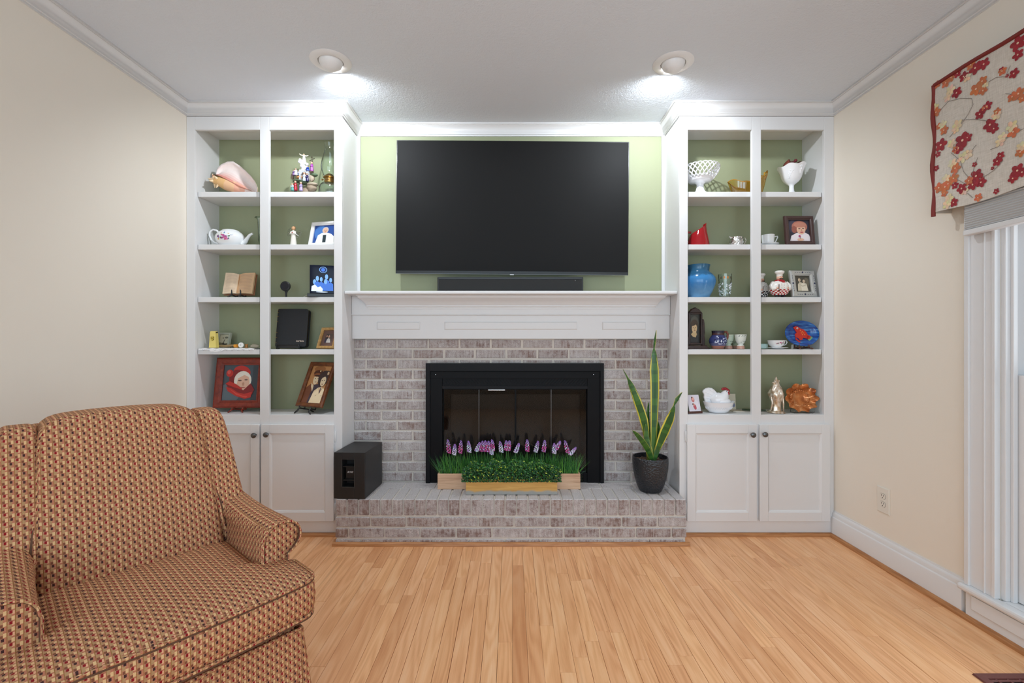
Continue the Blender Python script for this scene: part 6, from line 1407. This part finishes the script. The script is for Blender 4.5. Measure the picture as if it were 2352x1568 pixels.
m.ball((*fr_(1836,753)[:1], .004, fr_(1836,753)[1]), (.0055,.003,.0055), 10, srgb(236,230,216)); m.ball((fr_(1836,753)[0], .0015, fr_(1836,753)[1]), .0022, 8, srgb(30,24,22))
for (x, y) in ((1843,758),(1847,761),(1850,764),(1845,764),(1852,768),(1847,768)): m.ball((fr_(x,y)[0], .005, fr_(x,y)[1]), (.004,.0015,.004), 8, OF)
blob(m, [(1857,772),(1862,769),(1866,772),(1864,777),(1858,779)], .011, .006, RF); blob(m, [(1830,774),(1836,780),(1842,785),(1838,786),(1831,780)], .011, .005, RF)
build(m, 'frog_relief', M['paint'], t, bevel=.0012)
m = MB(); blob(m, [(1858,776),(1866,771),(1873,776),(1874,784),(1866,784),(1860,781)], .010, .004, srgb(120,170,110)); build(m, 'leaf_relief', M['paint'], t, bevel=.001)
easel('plate_easel', 'dark red wooden easel holding the blue frog plate', .056, .0165, spot(1845, 3, 2.641), 0, M['brownwood'], .016, .030, math.radians(8), .07, .0036)

# ---- bottom deck
D = 2.655; b = spot(1594, 4, D); t = thing('photo_on_stand', 'small unframed photo of two babies leaning in a brown wooden stand', 'photo', b, (0, 0, math.radians(12)))
build(MB().box(-.045, .046, -.016, .012, 0, .013), 'wood_stand', M['brownwood'], t, bevel=.002)
pic = [(srgb(216,212,222), RECT), (srgb(226,222,230), ell(.1,-.1,.3,.3,14)), (srgb(196,120,120), ell(-.06,.22,.13,.17,14,rot=20)), (srgb(226,170,156), ell(-.04,.26,.08,.10,12)), (srgb(80,50,50), ell(-.12,.34,.06,.05,10)), (srgb(190,90,100), ell(.02,-.22,.12,.18,14,rot=25)), (srgb(224,166,150), ell(-.05,-.08,.07,.08,12)), (srgb(80,50,50), ell(-.12,-.06,.05,.05,10))]
m = MB(); layers(m, pic, .075, .098, 0); m.box(-.0375, .0375, .0002, .002, -.049, .049, srgb(230,228,230)); m.xf(Matrix.Translation((0, 0, .058)) @ Matrix.Rotation(math.radians(-16), 4, 'X') @ Matrix.Shear('XZ', 4, (0, 0)) )
build(m, 'photo_print', M['print'], t)
m = MB(srgb(120,130,110)).box(-.0375, .0375, 0, .006, -.049, .049); m.xf(Matrix.Translation((-.004, .012, .056)) @ Matrix.Rotation(math.radians(-16), 4, 'X')); build(m, 'rear_card', M['print'], t)
D = 2.68; k = K(D); b = spot(1650, 4, D); zb_ = 784-(S[4]-H)/k; z = lambda y: (zb_-y)*k; X_ = lambda x: (x-1650)*k
t = thing('hen_on_nest_dish', 'white milk glass rooster covered dish with red comb on the bottom shelf', 'covered dish', b)
om = lambda tt, r, zz: (r*(1 if abs(math.cos(tt)) > 2 else 1), zz)
m = MB(); NB = 48; rings = []
for (s_, zz) in ((.55,.001),(.60,.003),(.74,.018),(.88,.038),(.97,.055),(1.0,.062),(.97,.062),(.9,.05),(.5,.03)):
    rings.append([(.090*s_*math.cos(2*PI*i/NB)+X_(1650), .062*s_*math.sin(2*PI*i/NB), zz+(.006*abs(math.cos(2*PI*i/NB))**8 if zz > .05 else 0)) for i in range(NB)])
m.loft(rings, cap=True); build(m, 'nest_bowl', M['milk'], t, smooth=55)
for i in range(18):
    a0 = PI+i*PI/18; pts = []
    for j, zz in enumerate((.022,.036,.022)):
        a = a0+j*PI/36; s_ = lerp(.76, .90, (zz-.018)/.022); pts.append((.0905*s_*math.cos(a)*1.02, .0625*s_*math.sin(a)*1.02, zz))
    build(MB().tube(pts, .0014, 5), 'basket_weave', M['milk'], t)
hp = [((X_(1640),0,.060), (.050,.044,.030)), ((X_(1655),0,.070), (.046,.040,.034))]
m = MB(); m.tube([(X_(1632),0,.058), (X_(1645),0,.072), (X_(1658),0,.082), (X_(1664),0,.100), (X_(1667),0,.118), (X_(1670),0,.126)], [.030,.044,.042,.027,.018,.010], 20); m.ball((X_(1654),0,.066), (.062,.046,.026), 20)
build(m, 'hen_body', M['milk'], t, smooth=70)
tl = [(1632,928),(1650,914),(1649,908),(1645,900.5),(1640,894.5),(1634,890.5),(1627,889.5),(1620,891.5),(1615,895.5),(1613,900),(1616,904),(1617,907.5),(1616,912),(1618,917),(1619,922),(1623,926)]
build(MB().prism([(X_(x), z(y)) for x, y in tl], -.008, .010), 'tail', M['milk'], t, bevel=.005, smooth=50)
for (x0, y0, x1, y1) in ((1646,916,1618,899),(1645,918,1620,906),(1643,920,1620,913),(1641,922,1622,920),(1648,911,1626,893),(1648,907,1634,893.5)):
    build(MB().tube([(X_(x0), -.0085, z(y0)), (X_((x0+x1)/2+1), -.0095, z((y0+y1)/2-1.5)), (X_(x1), -.0085, z(y1))], [.0016,.0022,.0012], 6), 'tail_feather', M['milk'], t, smooth=60)
CRD = flat('red_painted_comb', srgb(160,18,34), .2)
m = MB()
for i in range(5): a = i/4; m.ball((X_(1660)+a*.034, 0, .138-.010*a*a+.004*math.sin(a*PI)), (.0085,.005,.0085), 10)
build(m, 'comb', CRD, t, smooth=60); build(MB().ball((X_(1670.5),-.012,.112), (.008,.005,.010), 12).ball((X_(1671),-.004,.108), (.006,.006,.008), 10), 'wattle', CRD, t, smooth=60)
build(MB().tube([(X_(1671),0,.126), (X_(1676),0,.123)], [.006,.001], 8), 'beak', M['milk'], t, smooth=60)
build(MB(srgb(40,40,44)).ball((X_(1666),-.0155,.127), .0025, 8), 'eye', M['paint'], t)
t = thing('cream_note_card', 'cream note card standing behind the rooster dish', 'card', spot(1671, 4, 2.775), (math.radians(-5), 0, 0)); build(MB(srgb(206,198,176)).box(-.052, .052, 0, .0012, 0, .098), 'card', M['print'], t); build(MB(srgb(120,130,160)).prism(ell(.038,.030,.009,.013,12), -.0004, 0), 'printed_emblem', M['print'], t)
tag(build(MB(srgb(206,196,180)).prism([(-.035,0),(.035,0),(.037,.004),(-.030,.006)], -.03, .03), 'paper_slip', M['print']), 'folded paper slip lying beside the rooster dish', 'paper').location = spot(1691, 4, 2.73)
tag(build(MB(srgb(60,76,50)).tube([(-.07,.03,.006), (.05,-.01,.006)], [.005,.0055], 10), 'green_pen', M['paint'], smooth=50), 'dark green pen lying across behind the divider', 'pen').location = spot(1737, 4, 2.73)
D = 2.665; k = K(D); b = spot(1782.5, 4, D); zb_ = 784-(S[4]-H)/k; z = lambda y: (zb_-y)*k
t = thing('mercury_glass_figurine', 'tall pearly gold mercury glass figurine with pointed top', 'figurine', b)
def _merc():
    tt = NT('pearly_mercury_glass'); n_ = tt.noise(tt.pos(), 50, 3); tt.p(Base_Color=tt.ramp(n_, [(.35, srgb(190,160,124)), (.6, srgb(232,222,208))]), Roughness=.2, Metallic=.55); tt.bump(tt.noise(tt.pos((1,1,.4)), 130, 3), .6, .003); return tt.m
MG = _merc()
lum = lambda tt, r, zz: (r*(1+.10*math.sin(5*tt+zz*60)+.05*math.sin(11*tt-zz*90)), zz)
build(MB().lathe([(.002,.001),(.046,.001),(.049,.004),(.044,.010),(.030,.014)], n=40, cap=True), 'round_base', MG, t, smooth=50)
build(MB().lathe([(.028,.014),(.026,.040),(.026,.060),(.031,.082),(.038,.100),(.039,.115),(.034,.135),(.026,.150),(.019,.162),(.014,.178),(.010,.190),(.006,.200),(.0045,.206),(.0015,.212)], n=48, mod=lum), 'draped_body', MG, t, smooth=60)
for sx in (-1, 1): build(MB().tube([(sx*.034,-.010,.095), (sx*.032,-.018,.06), (sx*.036,-.012,.02), (sx*.040,-.006,.012)], [.006,.005,.004,.004], 8), 'side_fold', MG, t, smooth=60)
m = MB(); [m.ball((.018*math.cos(i), .018*math.sin(i)-.002, .158+.006*i), .005, 8) for i in range(6)]; build(m, 'beads', MG, t, smooth=60)
D = 2.645; k = K(D); b = spot(1844.5, 4, D); zb_ = 784-(S[4]-H)/k; cz = (zb_-914)*k
t = thing('carnival_glass_plate', 'ruffled orange carnival glass plate with embossed fruit standing upright', 'plate', b+Vector((0,.002,0)), (math.radians(-10), 0, 0))
def _carn():
    tt = NT('marigold_carnival_glass'); n_ = tt.noise(tt.pos(), 22, 3); tt.p(Base_Color=tt.ramp(n_, [(.3, srgb(150,76,34)), (.55, srgb(206,128,70)), (.75, srgb(224,170,120))]), Roughness=.14, Metallic=.45); tt.bump(tt.noise(tt.pos(), 90, 2), .25, .002); return tt.m
CG = _carn(); m = MB(); NC = 96; Rr = 37*k
def ruf(s_, y): return [(Rr*s_*(1+.07*s_*s_*math.cos(10*a))*math.cos(a)*1.0, y-.012*max(0,s_-.6)*math.cos(10*a+1)*2, cz+Rr*.87*s_*(1+.07*s_*s_*math.cos(10*a))*math.sin(a)) for a in [2*PI*i/NC for i in range(NC)]]
m.loft([ruf(s_, y) for s_, y in ((.02,.020),(.34,.020),(.40,.016),(.66,.010),(.70,.004),(.86,-.002),(.98,-.008),(1.0,-.006),(.98,-.003),(.70,.009),(.40,.024),(.02,.026))]); build(m, 'plate_disc', CG, t, smooth=60)
m = MB(); rn = random.Random(12)
for g in range(4):
    a0 = g*PI/2+.5
    for i in range(16): a = a0+rn.uniform(-.28,.28); r_ = Rr*rn.uniform(.46,.66); m.ball((r_*math.cos(a), .008, cz+r_*.87*math.sin(a)), (.0034,.0036,.0034), 7)
    for i in range(3): a = a0+PI/4+(i-1)*.2; r_ = Rr*.56; m.ball((r_*math.cos(a), .010, cz+r_*.87*math.sin(a)), (.008,.003,.006), 8)
build(m, 'embossed_fruit', CG, t, smooth=60)
t = thing('wire_plate_stand', 'thin dark wire stand under the orange carnival plate', 'plate stand', spot(1845, 4, 2.652))
for sx in (-1, 1): build(MB().tube([(sx*.055,-.012,.020), (sx*.055,-.016,.008), (sx*.052,-.004,.002), (sx*.045,.05,.002), (sx*.03,.055,.05)], .0018, 6), 'wire_leg', M['pewter'], t, smooth=60)
build(MB().tube([(-.052,.0,.003), (.052,.0,.003)], .0018, 6), 'wire_bar', M['pewter'], t)
